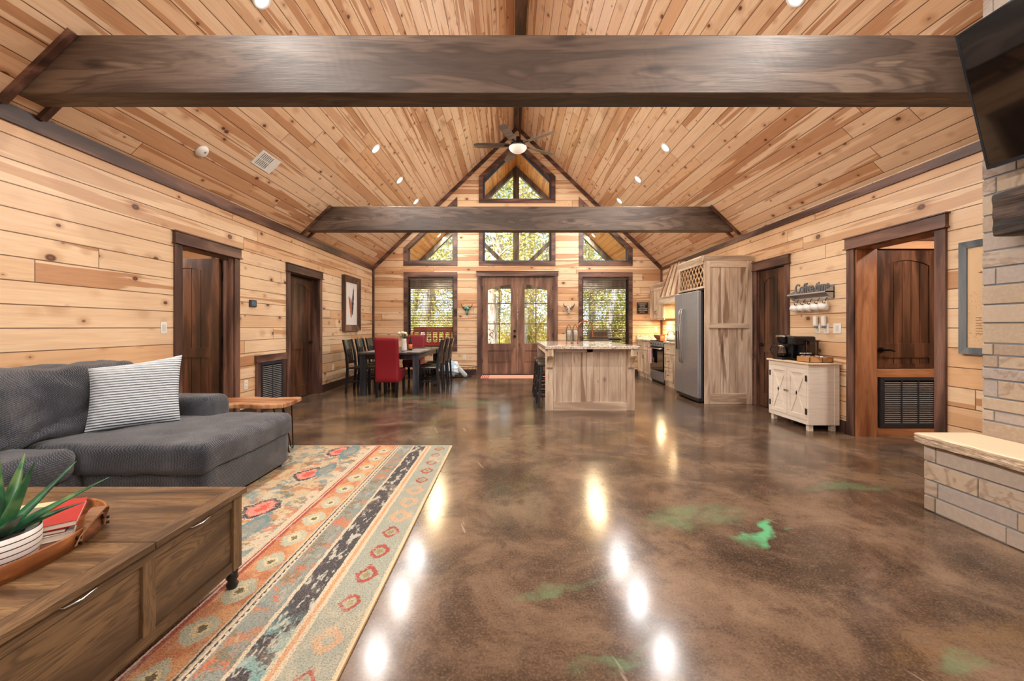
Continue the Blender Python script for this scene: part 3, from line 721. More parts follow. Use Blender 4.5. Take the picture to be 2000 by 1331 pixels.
# rug
def rug_mat():
    t = Mt('faded tribal rug', .95, spec=.1); x, y, z = t.xyz()
    p = t.comb(x, y, 0.0)
    nd = t.noise(p, 9.0, 4, .65); nf = t.noise(p, 60.0, 3, .7); nn_ = t.noise(p, 150.0, 2, .6); nl = t.noise(p, 2.2, 3, .6); nv = t.noise(t.comb(x*26.0, y*10.0, 0.0), 1.0, 3, .65)
    y = y + (nf - .5)*.012 + (nd - .5)*.05
    X = (x*-1.0) + (nf - .5)*.014 + (nd - .5)*.012 - .595           # distance in from the right edge
    cream, sage, teal, navy, org, red, gold, grey = S(190, 176, 152), S(142, 148, 136), S(84, 122, 130), S(30, 34, 52), S(176, 108, 68), S(150, 50, 44), S(172, 146, 106), S(122, 130, 124)
    bands = [(0.0, cream), (.012, sage), (.205, cream), (.222, S(190, 140, 100)), (.238, cream), (.255, navy), (.375, cream), (.39, grey), (.50, cream), (.512, navy), (.522, cream), (.536, navy), (.546, cream), (.56, org), (.715, red), (.735, cream), (.745, red), (.757, cream), (.86, S(184, 164, 132)), (1.1, cream), (1.16, S(184, 160, 124)), (1.5, sage), (1.7, cream), (1.8, S(184, 140, 100)), (1.95, cream), (2.3, cream)]
    c = t.ramp(X / 2.4, [(a/2.4, b) for a, b in bands], True)if len(bands) <= 32 else None
    # mottled colour inside the wide bands
    def within(a, b): return X.gt(a) * X.lt(b)
    inn = within(.39, .50).mx(within(.80, 2.4)); inn2 = within(.56, .715)
    c = t.mix(inn*nd.sm(.5, .56)*.85, c, t.mix(nl.sm(.45, .55), org, teal))
    c = t.mix(inn*t.noise(t.comb(x+9.0, y, 0.0), 7.0, 4, .7).sm(.55, .6)*.8, c, S(104, 96, 74))
    c = t.mix(inn*t.noise(t.comb(x+19.0, y, 0.0), 8.0, 4, .7).sm(.57, .62)*.8, c, S(184, 92, 60))
    c = t.mix(inn2*nd.sm(.42, .6)*.5, c, S(224, 180, 130))
    # dashes
    dash = within(.512, .522).mx(within(.536, .546)) * ((y*26.0).frac().gt(.55))
    c = t.mix(dash, c, cream)
    # ring motifs
    def rings(cx, per, off, ra, rb, col1, col2, col3, jit=.3):
        k = ((y - off)/per); idx = k.floor(); w = t.white(t.comb(idx, cx*7.0, 1.0))
        dy = (k.frac() - .5)*per; dx = X - cx
        sz = (w[0]*jit + 1.0 - jit/2)
        a, b = dx/sz/ra, dy/sz/rb; d = ((a*a + b*b).m('SQRT')*.6 + (a.abs() + b.abs())*.36) + (nf - .5)*.9 + (nd - .5)*.9
        return d, w
    def put(c, d, w, layers, chance=1.0):
        on = w[1].lt(chance)
        for r, col in layers: c = t.mix(d.lt(r)*on, c, col)
        return c
    d, w = rings(.108, .205, .04, .048, .062, red, sage, red, .25)
    c = put(c, d, w, [(1.0, red), (.62, sage), (.36, S(128, 120, 70))], .85)
    c = t.mix(w[1].gt(.85)*d.lt(1.25)*d.gt(.6)*.7, c, S(196, 150, 110))
    d, w = rings(.637, .235, .1, .055, .075, org, sage, navy, .2)
    c = put(c, d, w, [(1.1, S(168, 170, 150)), (.55, S(206, 190, 150)), (.28, S(90, 84, 60))])
    d, w = rings(1.06, .62, .55, .11, .15, navy, red, navy, .2)
    c = put(c, d, w, [(1.15, cream), (1.0, navy), (.74, S(214, 130, 116)), (.42, S(196, 70, 60))])
    d, w = rings(.96, .50, .2, .07, .2, navy, red, navy, .4)
    c = put(c, d, w, [(1.1, teal), (.7, grey)], .6)
    d, w = rings(1.5, .7, .5, .14, .18, navy, red, navy, .2)
    c = put(c, d, w, [(1.15, cream), (1.0, navy), (.74, org), (.42, teal)])
    # the navy band is distressed, more of it nearer the camera carries teal
    nb = within(.255, .375)
    c = t.mix(nb*nv.sm(.52, .60)*.85, c, S(176, 178, 166)); c = t.mix(nb*(1.0 - y.sm(1.5, 1.8))*nd.sm(.47, .52)*.9, c, S(108, 152, 150))
    # wear
    worn = nl.sm(.52, .66)
    c = t.mix(worn*nv.sm(.35, .55)*.45, c, cream)
    c = t.mix(nv.sm(.56, .66)*.35, c, cream); c = t.mix((1.0 - nf.sm(.32, .42))*.35, c, S(122, 112, 92))
    c = t.mix(nn_.sm(.3, .7)*.16, c, S(214, 202, 180)); c = t.mix((nn_*-1.0 + 1.0).sm(.48, .66)*.45, c, S(90, 76, 60))
    t.set('Base Color', c); t.bump(nn_ + nf, .6, .006); return t.m
rg_ = thing('area_rug', 'large faded multicoloured patterned rug under the sofa and coffee table', 'rug', (-1.8, 2.6, 0))
# rug texture is written in room metres, so its mesh object sits at the room origin
rg_.location = (0, 0, 0)
obj('pile', M().box(-3.0, -.603, 1.08, 4.140, .0005, .011), rug_mat(), rg_)
obj('binding', ring(M(), rect(-3.0, -.603, 1.08, 4.140), rect(-3.007, -.594, 1.072, 4.148), 'z', .0005, .0125), plain('rug binding', S(206, 178, 140), .9), rg_)

# coffee table
OK1, OK2, OK3 = S(72, 52, 34), S(104, 78, 52), S(126, 97, 66)
m_oaky = wood('brown oak along y', 'y', 'x', OK1, OK2, OK3, .42, knots=0, ring=1.1, scale=2.0, rf=120.0)
m_oakx = wood('brown oak along x', 'x', 'y', OK1, S(112, 84, 56), S(136, 106, 72), .40, knots=0, ring=1.0, scale=2.0, rf=120.0)
m_oakz = wood('brown oak front', 'y', 'z', OK1, OK2, OK3, .45, knots=0, ring=1.2, scale=1.6, rf=110.0)
m_oakv = wood('brown oak upright', 'z', 'y', OK1, OK2, OK3, .45, knots=0, ring=1.0, scale=2.2, rf=120.0)
ct = thing('coffee_table', 'brown oak lift-top coffee table with panelled drawer fronts on the rug', 'table', (-1.85, 1.43, .012))
cx0, cx1, cy0, cy1, zt = -2.46, -1.243, .90, 1.93, .46
obj('table_top', M().box(cx0, -1.312, cy0, 1.432, zt-.024, zt).box(cx0, -1.312, 1.436, cy1-.07, zt-.024, zt).box(cx0, -1.312, cy1-.068, cy1, zt-.024, zt), m_oakx, ct, bevel=.0015)
obj('top_border', M().box(-1.310, cx1, cy0, 1.432, zt-.024, zt).box(-1.310, cx1, 1.436, cy1, zt-.024, zt), m_oaky, ct, bevel=.002)
obj('carcass', M().box(cx0+.03, cx1-.03, cy0+.03, cy1-.03, .13, zt-.024), m_oakz, ct)
for x in (cx0+.015, cx1-.07):
    for y in (cy0+.015, cy1-.07):
        obj('corner_post', M().box(x, x+.055, y, y+.055, .10, zt-.024), m_oakv, ct, bevel=.002)
        obj('leg', M().lathe([(.02, .012), (.026, .03), (.017, .045), (.026, .06), (.022, .075), (.026, .10)], (x+.028, y+.028, 0), 18), m_blackw, ct)
xf = cx1-.02
obj('front_rail', M().box(xf-.02, xf, cy0+.07, cy1-.07, .10, .145), m_oakz, ct, bevel=.002)
obj('front_rail', M().box(xf-.02, xf, cy0+.07, cy1-.07, zt-.07, zt-.024), m_oakz, ct, bevel=.002)
obj('divider', M().box(xf-.02, xf+.002, 1.405, 1.455, .14, zt-.065), m_oakv, ct, bevel=.002)
for a, b in ((.985, 1.40), (1.46, 1.855)):
    dr = obj('drawer', M().box(xf-.025, xf-.008, a, b, .15, zt-.024), m_oakz, ct, bevel=.002)
    c_ = (a+b)/2
    obj('handle', M().tube([(xf-.004, c_-.055, zt-.028), (xf+.010, c_-.045, zt-.036), (xf+.014, c_, zt-.040), (xf+.010, c_+.045, zt-.036), (xf-.004, c_+.055, zt-.028)], .003), m_chrome, dr)
# tray
TZ = .461
m_tray = wood('oiled acacia tray', 'y', 'x', S(92, 50, 26), S(158, 96, 52), S(190, 128, 76), .35, knots=.6, ring=.5, scale=2)
m_leath = plain('tan leather', S(136, 96, 66), .55)
tcx, tcy, ta, tb = -1.735, 1.30, .265, .375
tr = thing('serving_tray', 'oval wooden serving tray with leather strap handles on the coffee table', 'tray', (tcx, tcy, TZ))
def el(a, k=1.0): return (tcx + math.cos(a)*ta*k, tcy + math.sin(a)*tb*k)
N = 56
obj('tray_base', M().prism([el(2*PI*i/N, .98) for i in range(N)], 'z', TZ, TZ+.010), m_tray, tr)
rm_ = M().lathe([(.972, .0), (1.0, .0), (1.0, .05), (.992, .053), (.978, .053), (.972, .05), (.972, .0)], (tcx, tcy, TZ), 64, 'z', (ta, tb))
obj('tray_rim', rm_, m_tray, tr)
for base in (.42, .42+PI):
    a0_, a1_ = base-.17*1, base+.27
    p0, p1 = el(a0_, 1.02), el(a1_, 1.02); i0, i1 = Vector((*p0, 0)), Vector((*p1, 0)); out = (Vector((*el(base, 1.25), 0)) - Vector((*el(base, 1.02), 0)))*.25
    path = []
    for k in range(15):
        s_ = k/14; hgt = .012 + .088*math.sin(PI*min(max((s_-.0), 0), 1))**.75; path.append(i0.lerp(i1, s_) + out*math.sin(PI*s_) + Vector((0, 0, TZ+hgt)))
    st_ = M(); d = (i1-i0).normalized(); vs = []
    wv = Vector((-d.y, d.x, 0))
    for k, p in enumerate(path):
        tan = (path[min(k+1, 14)]-path[max(k-1, 0)]).normalized(); side = wv; nrm = tan.cross(side).normalized()
        wd = .016 + .006*math.sin(PI*k/14); 
        # strap stands on edge at the ends and lies flat over the top
        tw = math.sin(PI*k/14); sd = (side*tw + d*(1-tw)).normalized(); nrm = tan.cross(sd).normalized()
        for a_, b_ in ((-1, -1), (1, -1), (1, 1), (-1, 1)): vs.append(p + sd*wd*a_ + nrm*.002*b_)
    st_.add(vs, [(k*4+j, k*4+(j+1) % 4, k*4+4+(j+1) % 4, k*4+4+j) for k in range(14) for j in range(4)] + [(0,1,2,3), (56,57,58,59)], False)
    h_ = obj('strap_handle', st_, m_leath, tr)
    for a_, pp in ((a0_, p0), (a1_, p1)):
        for z in (.015, .035):
            o_ = Vector((*el(a_, 1.05), TZ+z)); q_ = Vector((*el(a_, 1.0), TZ+z)); obj('rivet', M().cyl(q_, o_, .005, n=10), m_bronze, h_)
# books
def book(lab, name, cx, cy_, z, w, d, h, rot, cover, parts=None):
    o = thing(name, lab, 'book', (cx, cy_, z), rot, 'stack of books on the tray', local=True)
    obj('pages', M().box(-w/2+.004, w/2-.003, -d/2+.003, d/2-.003, .002, h-.002), m_pages, o)
    cv = M().box(-w/2, w/2, -d/2, d/2, 0, .0022).box(-w/2, w/2, -d/2, d/2, h-.0022, h).box(-w/2, -w/2+.003, -d/2, d/2, 0, h)
    obj('cover', cv, cover, o, bevel=.0008); return o
m_pages = plain('book pages', S(232, 222, 204), .8); m_redc = plain('red book cover', S(176, 34, 38), .35)
zb = TZ+.011
book('grey-white covered book at the bottom of the stack on the tray', 'book', -1.70, 1.475, zb, .19, .26, .022, .75, plain('white cover', S(214, 210, 206), .4))
book('dark-edged book lying under the red book on the tray', 'book', -1.705, 1.48, zb+.023, .185, .25, .014, .62, plain('maroon cover', S(110, 32, 36), .4))
book('red hardback book second from the top of the stack on the tray', 'book', -1.695, 1.49, zb+.038, .19, .26, .019, .70, m_redc)
bk = book('cream paperback with a grey title block topping the stack on the tray', 'book', -1.75, 1.445, zb+.058, .135, .20, .018, .42, plain('cream cover', S(226, 200, 158), .4))
obj('title_block', M().box(.0, .055, -.04, .05, .0181, .0186), plain('grey print', S(120, 112, 98), .5), bk)
pc = thing('folded_paper', 'white printed card leaning on the cream book beside the potted succulent', 'paper', (-1.76, 1.39, zb+.0775), .9, local=True)
obj('card', M().box(-.045, .05, -.06, .06, 0, .0012), plain('white card', S(228, 226, 222), .6), pc)
obj('print', M().box(-.03, .035, -.045, -.035, .0012, .0016).box(-.03, .03, -.02, -.012, .0012, .0016).box(-.03, .035, .0, .008, .0012, .0016).box(-.03, .02, .02, .028, .0012, .0016), plain('print ink', S(120, 116, 112), .6), pc)
# potted succulent
pp = thing('potted_succulent', 'green aloe-like succulent in a white pot with thin dark rings, on the tray', 'plant', (-1.62, 1.275, TZ+.011), local=True)
def pot_mat():
    t = Mt('striped ceramic', .35); x, y, z = t.xyz()
    w = (z + (x*22.0).sin()*.0015)/.0185; l = (w.frac() - .5).abs().lt(.09)*z.gt(.012)
    t.set('Base Color', t.mix(l, S(232, 230, 226), S(44, 36, 32))); return t.m
obj('pot', M().lathe([(.085, 0), (.1, .012), (.108, .05), (.108, .098), (.104, .1), (.1, .098), (.1, .085), (.0, .084)], (0, 0, 0), 40), pot_mat(), pp)
obj('soil', M().lathe([(.099, .080), (.05, .088), (0, .09)], (0, 0, 0), 24), plain('dark pebbles', S(52, 48, 46), .9), pp)
def leaf_mat():
    t = Mt('succulent leaf', .35); x, y, z = t.xyz(); n = t.noise(t.comb(x, y, z), 14.0, 3)
    c = t.ramp(n.sm(.3, .7), [(0, S(20, 62, 44)), (.6, S(44, 104, 66)), (1, S(96, 132, 80))]); t.set('Base Color', c); return t.m
ml = leaf_mat(); rr = random.Random(4)
spec = [(0.55, 1.02, .30), (1.1, .75, .26), (-.4, 1.0, .24), (1.9, .5, .25), (2.8, .9, .24), (3.8, .7, .22), (4.7, .95, .22), (5.4, .55, .24), (.1, .45, .25), (2.3, .2, .27), (.9, 1.2, .20), (4.2, .3, .24)]
for az, tilt, ln in spec:
    d = Vector((math.cos(az)*math.sin(tilt), math.sin(az)*math.sin(tilt), math.cos(tilt))); sd = Vector((-math.sin(az), math.cos(az), 0)); nr = sd.cross(d); vs = []; K = 12
    for k in range(K+1):
        s_ = k/K; p = Vector((math.cos(az)*.015, math.sin(az)*.015, .085)) + d*ln*s_ + Vector((0, 0, -.05*s_*s_*tilt + .03*s_*s_)); w = .030*(1-s_)**.75*(.75+1.2*s_*(1-s_))+.0008; th = .012*(1-s_)+.001
        for q in range(8):
            a = 2*PI*q/8; cv = nr*(math.cos(a)**2)*w*.35
            vs.append(p + sd*math.cos(a)*w + nr*math.sin(a)*th + cv)
    mm = M().add(vs, [(k*8+q, k*8+(q+1) % 8, k*8+8+(q+1) % 8, k*8+8+q) for k in range(K) for q in range(8)] + [tuple(range(8))], True)
    obj('leaf', mm, ml, pp)
# ---------------------------------------------------------------- fireplace, mantel, television
def stone_mat():
    t = Mt('cut sandstone', .75, spec=.3); x, y, z = t.xyz(); r = t.island()
    q = t.comb(x + r*7.0, y + r*11.0, z*1.6 + r*5.0)
    n = t.noise(q, 2.6, 3, .5, 1.4); rg = ((n*38.0).sin()*.5 + .5).m('POWER', 3.0)
    on = (r*7.3).frac().gt(.35)
    c = t.ramp((r*13.7).frac(), [(0, S(156, 138, 122)), (.35, S(176, 160, 140)), (.65, S(160, 152, 148)), (1, S(186, 168, 146))])
    c = t.mix(rg*on*.45, c, S(122, 92, 70)); f = t.noise(t.comb(x, y, z), 40.0, 4, .6); c = t.mix(f.sm(.4, .7)*.2, c, S(204, 188, 164))
    t.set('Base Color', c); t.bump(n*.5 + f*.3, .5, .01); return t.m
m_stone = stone_mat(); m_mortar = plain('grey mortar', S(128, 134, 140), .9)
XF = 3.125
def courses(face_axis, f0, a0, a1, z0, z1, dirn, seed, back=.05, hmin=.07, hmax=.135, lmin=.18, lmax=.62):
    """real stone blocks in irregular courses; face plane at f0, protruding dirn"""
    r = random.Random(seed); m = M(); z = z0
    while z < z1-.01:
        h = min(r.uniform(hmin, hmax), z1-z)
        if z1-z-h < .04: h = z1-z
        a = a1 
        first = True
        while a > a0+.01:
            l = r.uniform(.06, .09) if (first and r.random() < .5) else r.uniform(lmin, lmax)
            first = False
            l = min(l, a-a0); pr = r.uniform(0, .006); g = .005
            lo, hi = sorted((f0-dirn*back, f0+dirn*pr))
            if face_axis == 'x': m.box(lo, hi, a-l+g, a-g*.2, z+g, z+h-g)
            else: m.box(a-l+g, a-g*.2, lo, hi, z+g, z+h-g)
            a -= l
        z += h
    return m
fp = struct('wall_chimney', M().box(XF+.004, XR+.0, -.35, 2.71, 0, 3.4), m_mortar)
fp['kind'] = 'structure'
obj('stone_courses', courses('x', XF, -.35, 2.715, .49, 3.38, -1, 5), m_stone, fp, bevel=.004)
m = courses('y', 2.715, XF+.05, XR, 0.0, 3.0, 1, 9)
obj('stone_return', m, m_stone, fp, bevel=.004)
he = thing('fireplace_hearth', 'raised sandstone hearth with a smooth cream slab top along the right chimney', 'hearth', (2.94, 1.4, 0))
obj('hearth_core', M().box(2.763, XF-.008, -.3, 2.72, 0, .43), m_mortar, he)
obj('hearth_stones', courses('x', 2.758, -.3, 2.733, 0, .434, -1, 31, hmin=.10, hmax=.125, lmin=.3, lmax=.9), m_stone, he, bevel=.004)
obj('hearth_end_stones', courses('y', 2.735, 2.76, XF+.0, 0, .434, 1, 12, hmin=.10, hmax=.125), m_stone, he, bevel=.004)
t = Mt('cream hearth slab', .5); x, y, z = t.xyz(); n = t.noise(t.comb(x, y, z), 2.5, 4, .6, .6)
side = z.lt(.49); e = t.noise(t.comb(x*3.0, y*3.0, z*14.0), 6.0, 4, .7)
t.set('Base Color', t.mix(side*e.sm(.4, .6)*.7, t.mix(n, S(206, 182, 152), S(222, 200, 170)), S(136, 118, 108))); t.bump(e*side + n*.1, .8, .012)
cap = M(); rr = random.Random(3)
for a, b in ((-.32, .95), (.957, 1.98), (1.987, 2.765)):
    cap.soft(2.715, XF-.008, a, b, .437, .505, .012, 12, lambda p, u: (p.x + (rr.uniform(-.006, .006) if u.x < -.99 else 0), p.y, p.z))
obj('hearth_cap', cap, t.m, he)
# mantel
mt = thing('fireplace_mantel', 'rough dark reclaimed timber mantel on the stone chimney below the television', 'mantel', (XF, 1.2, 1.76))
mw = wood('old charred timber', 'y', 'z', S(24, 18, 15), S(54, 40, 32), S(96, 74, 58), .65, knots=.8, ring=.5, scale=1.5, bump=1.0)
from mathutils import noise as NZ
obj('timber', M().soft(2.95, XF-.012, -.1, 2.52, 1.764, 2.03, .02, 30, lambda p, u: (p.x + NZ.noise(Vector((p.x*9, p.y*7, p.z*22)))*.008, p.y, p.z + NZ.noise(Vector((p.x*6, p.y*5, p.z*6)))*.006)), mw, mt)
# television, tipped down on its wall arm
tv = thing('television', 'large black flat screen television tilted down on the stone chimney', 'television', (2.99, 1.83, 2.2), local=True)
h_, w_ = .86, 1.48
an = math.atan2(.20, .84)
b = M().box(0, .045, -w_/2, w_/2, 0, h_)
tl = Matrix.Rotation(-an, 4, 'Y')
obj('housing', b.xform(tl), m_black, tv, bevel=.004)
scm = Mt('glossy black screen', .04, spec=.6, coat=1); scm.set('Base Color', S(3, 4, 6))
obj('screen', M().box(-.003, .0, -w_/2+.012, w_/2-.012, .02, h_-.012).xform(tl), scm.m, tv)
obj('bezel', ring(M(), rect(-w_/2+.012, w_/2-.012, .02, h_-.012), rect(-w_/2, w_/2, 0, h_), 'x', -.005, .001).xform(tl), plain('bezel gloss', S(34, 40, 48), .2), tv)
obj('wall_bracket', M().box(.05, .112, -.15, .15, .3, .6).box(.10, .118, -.25, .25, .2, .7), m_black, tv)
sm_ = thing('smoke_alarm', 'white round smoke alarm on the right ceiling slope just above the television', 'smoke alarm', (3.16, 2.66, zc(3.16)), local=True)
sm_.rotation_euler = Vector((0, 0, -1)).rotation_difference(Vector((-SL, 0, -1)).normalized()).to_euler()
def alarm(o):
    obj('housing', M().lathe([(0, -.038), (.03, -.038), (.045, -.034), (.058, -.022), (.066, -.012), (.07, 0)], (0, 0, 0), 32), m_white, o)
    obj('test_button', M().lathe([(0, -.042), (.01, -.042), (.012, -.036)], (.015, 0, 0), 16), plain('grey button', S(150, 150, 150), .5), o)
alarm(sm_)
s2 = thing('smoke_alarm', 'white round smoke alarm on the left ceiling slope beside the square air vent', 'smoke alarm', (-3.198, 4.235, zc(-3.198)), local=True)
s2.rotation_euler = Vector((0, 0, -1)).rotation_difference(Vector((SL, 0, -1)).normalized()).to_euler(); alarm(s2)
cv = thing('ceiling_vent', 'white rectangular air vent register on the left ceiling slope', 'air vent', (-2.995, 5.01, zc(-2.995)), local=True)
cv.rotation_euler = (0, -math.atan(SL), 0)
obj('vent_frame', ring(M(), rect(-.085, .085, -.155, .155), rect(-.105, .105, -.185, .185), 'z', -.008, 0), m_white, cv)
obj('damper_panel', M().box(-.085, .085, .055, .155, -.007, -.001), m_white, cv)
mm = M()
for i in range(7): mm.box(-.085, .085, -.150+i*.029, -.136+i*.029, -.008, -.002)
mm.box(-.006, .006, -.155, .055, -.009, -.001)
obj('louvers', mm, m_white, cv); obj('duct_shade', M().box(-.085, .085, -.155, .055, -.0015, -.0005), plain('duct shadow box', S(24, 22, 20), .9), cv)  # dark sheet on the solid ceiling paints the shade inside the duct

# ceiling fan
fan = thing('ceiling_fan', 'five-blade ceiling fan with a white bowl light hanging from the ridge', 'ceiling fan', (.122, 7.4, 4.46), local=True)
obj('downrod', M().cyl((.04, 0, .12), (.04, 0, 1.72), .013, n=12).lathe([(.02, 1.62), (.06, 1.68), (.07, 1.74)], (.04, 0, 0), 20), m_bronze, fan)
obj('motor_housing', M().lathe([(.0, .2), (.03, .19), (.05, .12), (.11, .10), (.13, .06), (.13, .02), (.1, 0), (.0, 0)], (0, 0, 0), 32), m_bronze, fan)
t = Mt('frosted bowl', .4); t.set('Base Color', S(240, 232, 220)); t.set('Emission Color', (1, .9, .8, 1)); t.set('Emission Strength', .12)
obj('light_bowl', M().lathe([(.162, .0), (.16, -.02), (.135, -.055), (.09, -.085), (.04, -.098), (0, -.1)], (0, 0, 0), 36), t.m, fan)
mbl = wood('weathered fan blade', 'x', 'y', S(66, 54, 46), S(106, 90, 78), S(130, 114, 100), .4, knots=0, ring=.3)
for k in range(5):
    th = math.radians(52 - 72*k); d = Matrix.Rotation(th - PI/2 , 4, 'Z')
    pr = [(.16, -.045), (.24, -.06), (.5, -.075), (.72, -.07), (.79, -.045), (.795, .035), (.74, .066), (.5, .07), (.24, .055), (.16, .04)]
    b = M().prism(pr, 'z', .045, .053); b.xform(d @ Matrix.Rotation(math.radians(12), 4, 'X'))
    bl = obj('blade', b, mbl, fan); obj('blade_iron', M().box(.08, .24, -.022, .022, .036, .046).xform(d @ Matrix.Rotation(math.radians(12), 4, 'X')), m_bronze, bl)

# ---------------------------------------------------------------- left wall things
vg = thing('wall_air_grille', 'charcoal louvered return-air grille framed in dark wood low on the left wall', 'air vent', (XL, 5.99, 0))
y0, y1, z1 = 5.594, 6.345, .82
obj('grille_casing', M().box(XL, XL+.022, y0, y0+.1, 0, z1-.10), m_dark['zy'], vg); obj('grille_casing', M().box(XL, XL+.022, y1-.1, y1-.01, 0, z1-.10), m_dark['zy'], vg)
obj('grille_header', M().box(XL, XL+.032, y0-.015, y1, z1-.10, z1), m_dark['y'], vg)
obj('grille_frame', ring(M(), rect(y0+.14, y1-.14, .06, z1-.145), rect(y0+.10, y1-.10, .02, z1-.105), 'x', XL, XL+.028), m_grill, vg)
mm = M()
for i in range(22):
    z = .065+i*.0275; mm.box(XL+.004, XL+.022, y0+.14, y1-.14, z, z+.010)
obj('louvers', mm, m_slatg, vg); obj('grille_divider', M().box(XL, XL+.024, (y0+y1)/2-.012, (y0+y1)/2+.012, .05, z1-.14), m_grill, vg)
obj('duct_shade', M().box(XL+.0005, XL+.002, y0+.12, y1-.12, .04, z1-.12), plain('duct dark 2', S(14, 14, 16), .9), vg)  # black sheet on the solid wall stands in for duct shade
def plate(lab, name, cat, loc, ax, out, kind='switch', w=.07, h=.115):
    o = thing(name, lab, cat, loc, 0, None, local=True); a, b = sorted((0, out*.006)); c, d = sorted((0, out*.011))
    if ax == 'x': obj('cover_plate', M().box(a, b, -w/2, w/2, -h/2, h/2), m_white, o, bevel=.002)
    else: obj('cover_plate', M().box(-w/2, w/2, a, b, -h/2, h/2), m_white, o, bevel=.002)
    mm = M(); ww = .017
    for q in ([(-.033, .033)] if kind == 'switch' else [(-.042, -.008), (.008, .042)]):
        if ax == 'x': mm.box(c, d, -ww, ww, *q)
        else: mm.box(-ww, ww, c, d, *q)
    obj('rocker' if kind == 'switch' else 'socket', mm, plain('plate inset', S(214, 212, 206), .4), o)
    return o
plate('white light switch beside the nearer open doorway on the left wall', 'light_switch', 'light switch', (XL, 4.12, 1.205), 'x', 1)
plate('white outlet low between the open doorway and the floor grille', 'wall_outlet', 'outlet', (XL, 5.40, .45), 'x', 1, 'outlet')
plate('white outlet low on the left wall under the feather picture', 'wall_outlet', 'outlet', (XL, 8.05, .42), 'x', 1, 'outlet')
plate('white outlet low on the gable wall above the wire basket', 'wall_outlet', 'outlet', (bx(907), YB, .44), 'y', -1, 'outlet')
th = thing('thermostat', 'small dark square thermostat on the left wall between the two doors', 'thermostat', (XL, 5.53, 1.53), local=True)
obj('housing', M().box(0, .024, -.07, .07, -.048, .048), plain('dark thermostat', S(50, 56, 62), .3), th, bevel=.006)
obj('display', M().box(.024, .0255, -.045, .045, -.03, .03), plain('thermostat glass', S(80, 104, 124), .15), th)
# feather picture
fr = thing('framed_picture', 'brown framed picture of upright feathers on white, on the left wall', 'picture', (XL, 8.9, 1.715), local=True)
hw, hh = .445, .585
def slope_frame(m, w, h, bw, dep, inner_dep, sgn=1):
    n = 4; O = [(-w, -h), (w, -h), (w, h), (-w, h)]; I = [(-w+bw, -h+bw), (w-bw, -h+bw), (w-bw, h-bw), (-w+bw, h-bw)]
    for i in range(4):
        j = (i+1) % 4; a, b, c, d = O[i], O[j], I[j], I[i]
        m.hexa([(0, *a), (0, *b), (0, *c), (0, *d), (sgn*dep, *a), (sgn*dep, *b), (sgn*inner_dep, *c), (sgn*inner_dep, *d)])
    return m
obj('picture_frame', slope_frame(M(), hw, hh, .13, .075, .045), m_dark['z'], fr)
obj('mat_board', M().box(.01, .03, -hw+.12, hw-.12, -hh+.12, hh-.12), plain('picture paper', S(226, 222, 216), .6), fr)
def feather(y, z, ln, w, col, ang):
    o = M(); sh = M(); ca, sa = math.cos(ang), math.sin(ang); rr = random.Random(int(ln*100)); K = 26
    def P(a, b, d): return (d, y + b*ca - a*sa, z + a*ca + b*sa)
    for k in range(K):
        s_ = k/K; a = -ln/2 + ln*s_; ww = w*math.sin(PI*min(1, .12+s_*.95))**.6*(rr.uniform(.7, 1.05))
        for sg in (-1, 1): o.add([P(a, 0, .031), P(a+ln/K, 0, .031), P(a+ln/K+.03, sg*ww, .0312), P(a+.03, sg*ww, .0312)], [(0, 1, 2, 3)])
    return obj('feather', o, plain('feather ink', col, .7), fr, fix=False)
feather(.08, .06, .62, .055, S(34, 40, 52), -.12); feather(-.05, -.08, .46, .06, S(196, 120, 84), .18); feather(.0, -.04, .34, .03, S(170, 100, 84), .05); feather(-.11, .02, .32, .03, S(110, 90, 84), .3)

# ---------------------------------------------------------------- right wall things
mp = thing('framed_map', 'grey-blue framed light wood lake map on the right wall, partly behind the chimney', 'picture', (XR, 3.13, 1.455), local=True)
hw, hh = .335, .468
obj('picture_frame', slope_frame(M(), hw, hh, .055, .035, .028, -1), wood('blue grey frame', 'z', 'y', S(74, 82, 88), S(98, 106, 112), S(122, 128, 130), .5, knots=0, ring=.2), mp)
t = Mt('engraved wood map', .5); x, y, z = t.xyz(); n = t.noise(t.comb(x, y, z), 3.0, 4, .6, 1.0); l = ((n*70.0).sin().abs()).lt(.16)
c = t.mix(n, S(206, 172, 132), S(222, 192, 152)); c = t.mix(l*z.lt(.05)*.5, c, S(150, 104, 66)); t.set('Base Color', c)
obj('map_panel', M().box(-.018, -.008, -hw+.05, hw-.05, -hh+.05, hh-.05), t.m, mp)
ik = plain('burnt engraving', S(132, 84, 52), .7); cr = M()
def star(cy_, cz, r1, r2):
    pts = [(cy_ + (r1 if k % 2 == 0 else r2)*math.cos(PI/2+k*PI/4), cz + (r1 if k % 2 == 0 else r2)*math.sin(PI/2+k*PI/4)) for k in range(8)]
    cr.prism(pts, 'x', -.0195, -.018)
star(.16, .20, .045, .013)
for k in range(7): cr.box(-.0195, -.018, .10, .22, -.30+k*.022, -.296+k*.022)
obj('engraving', cr, ik, mp)
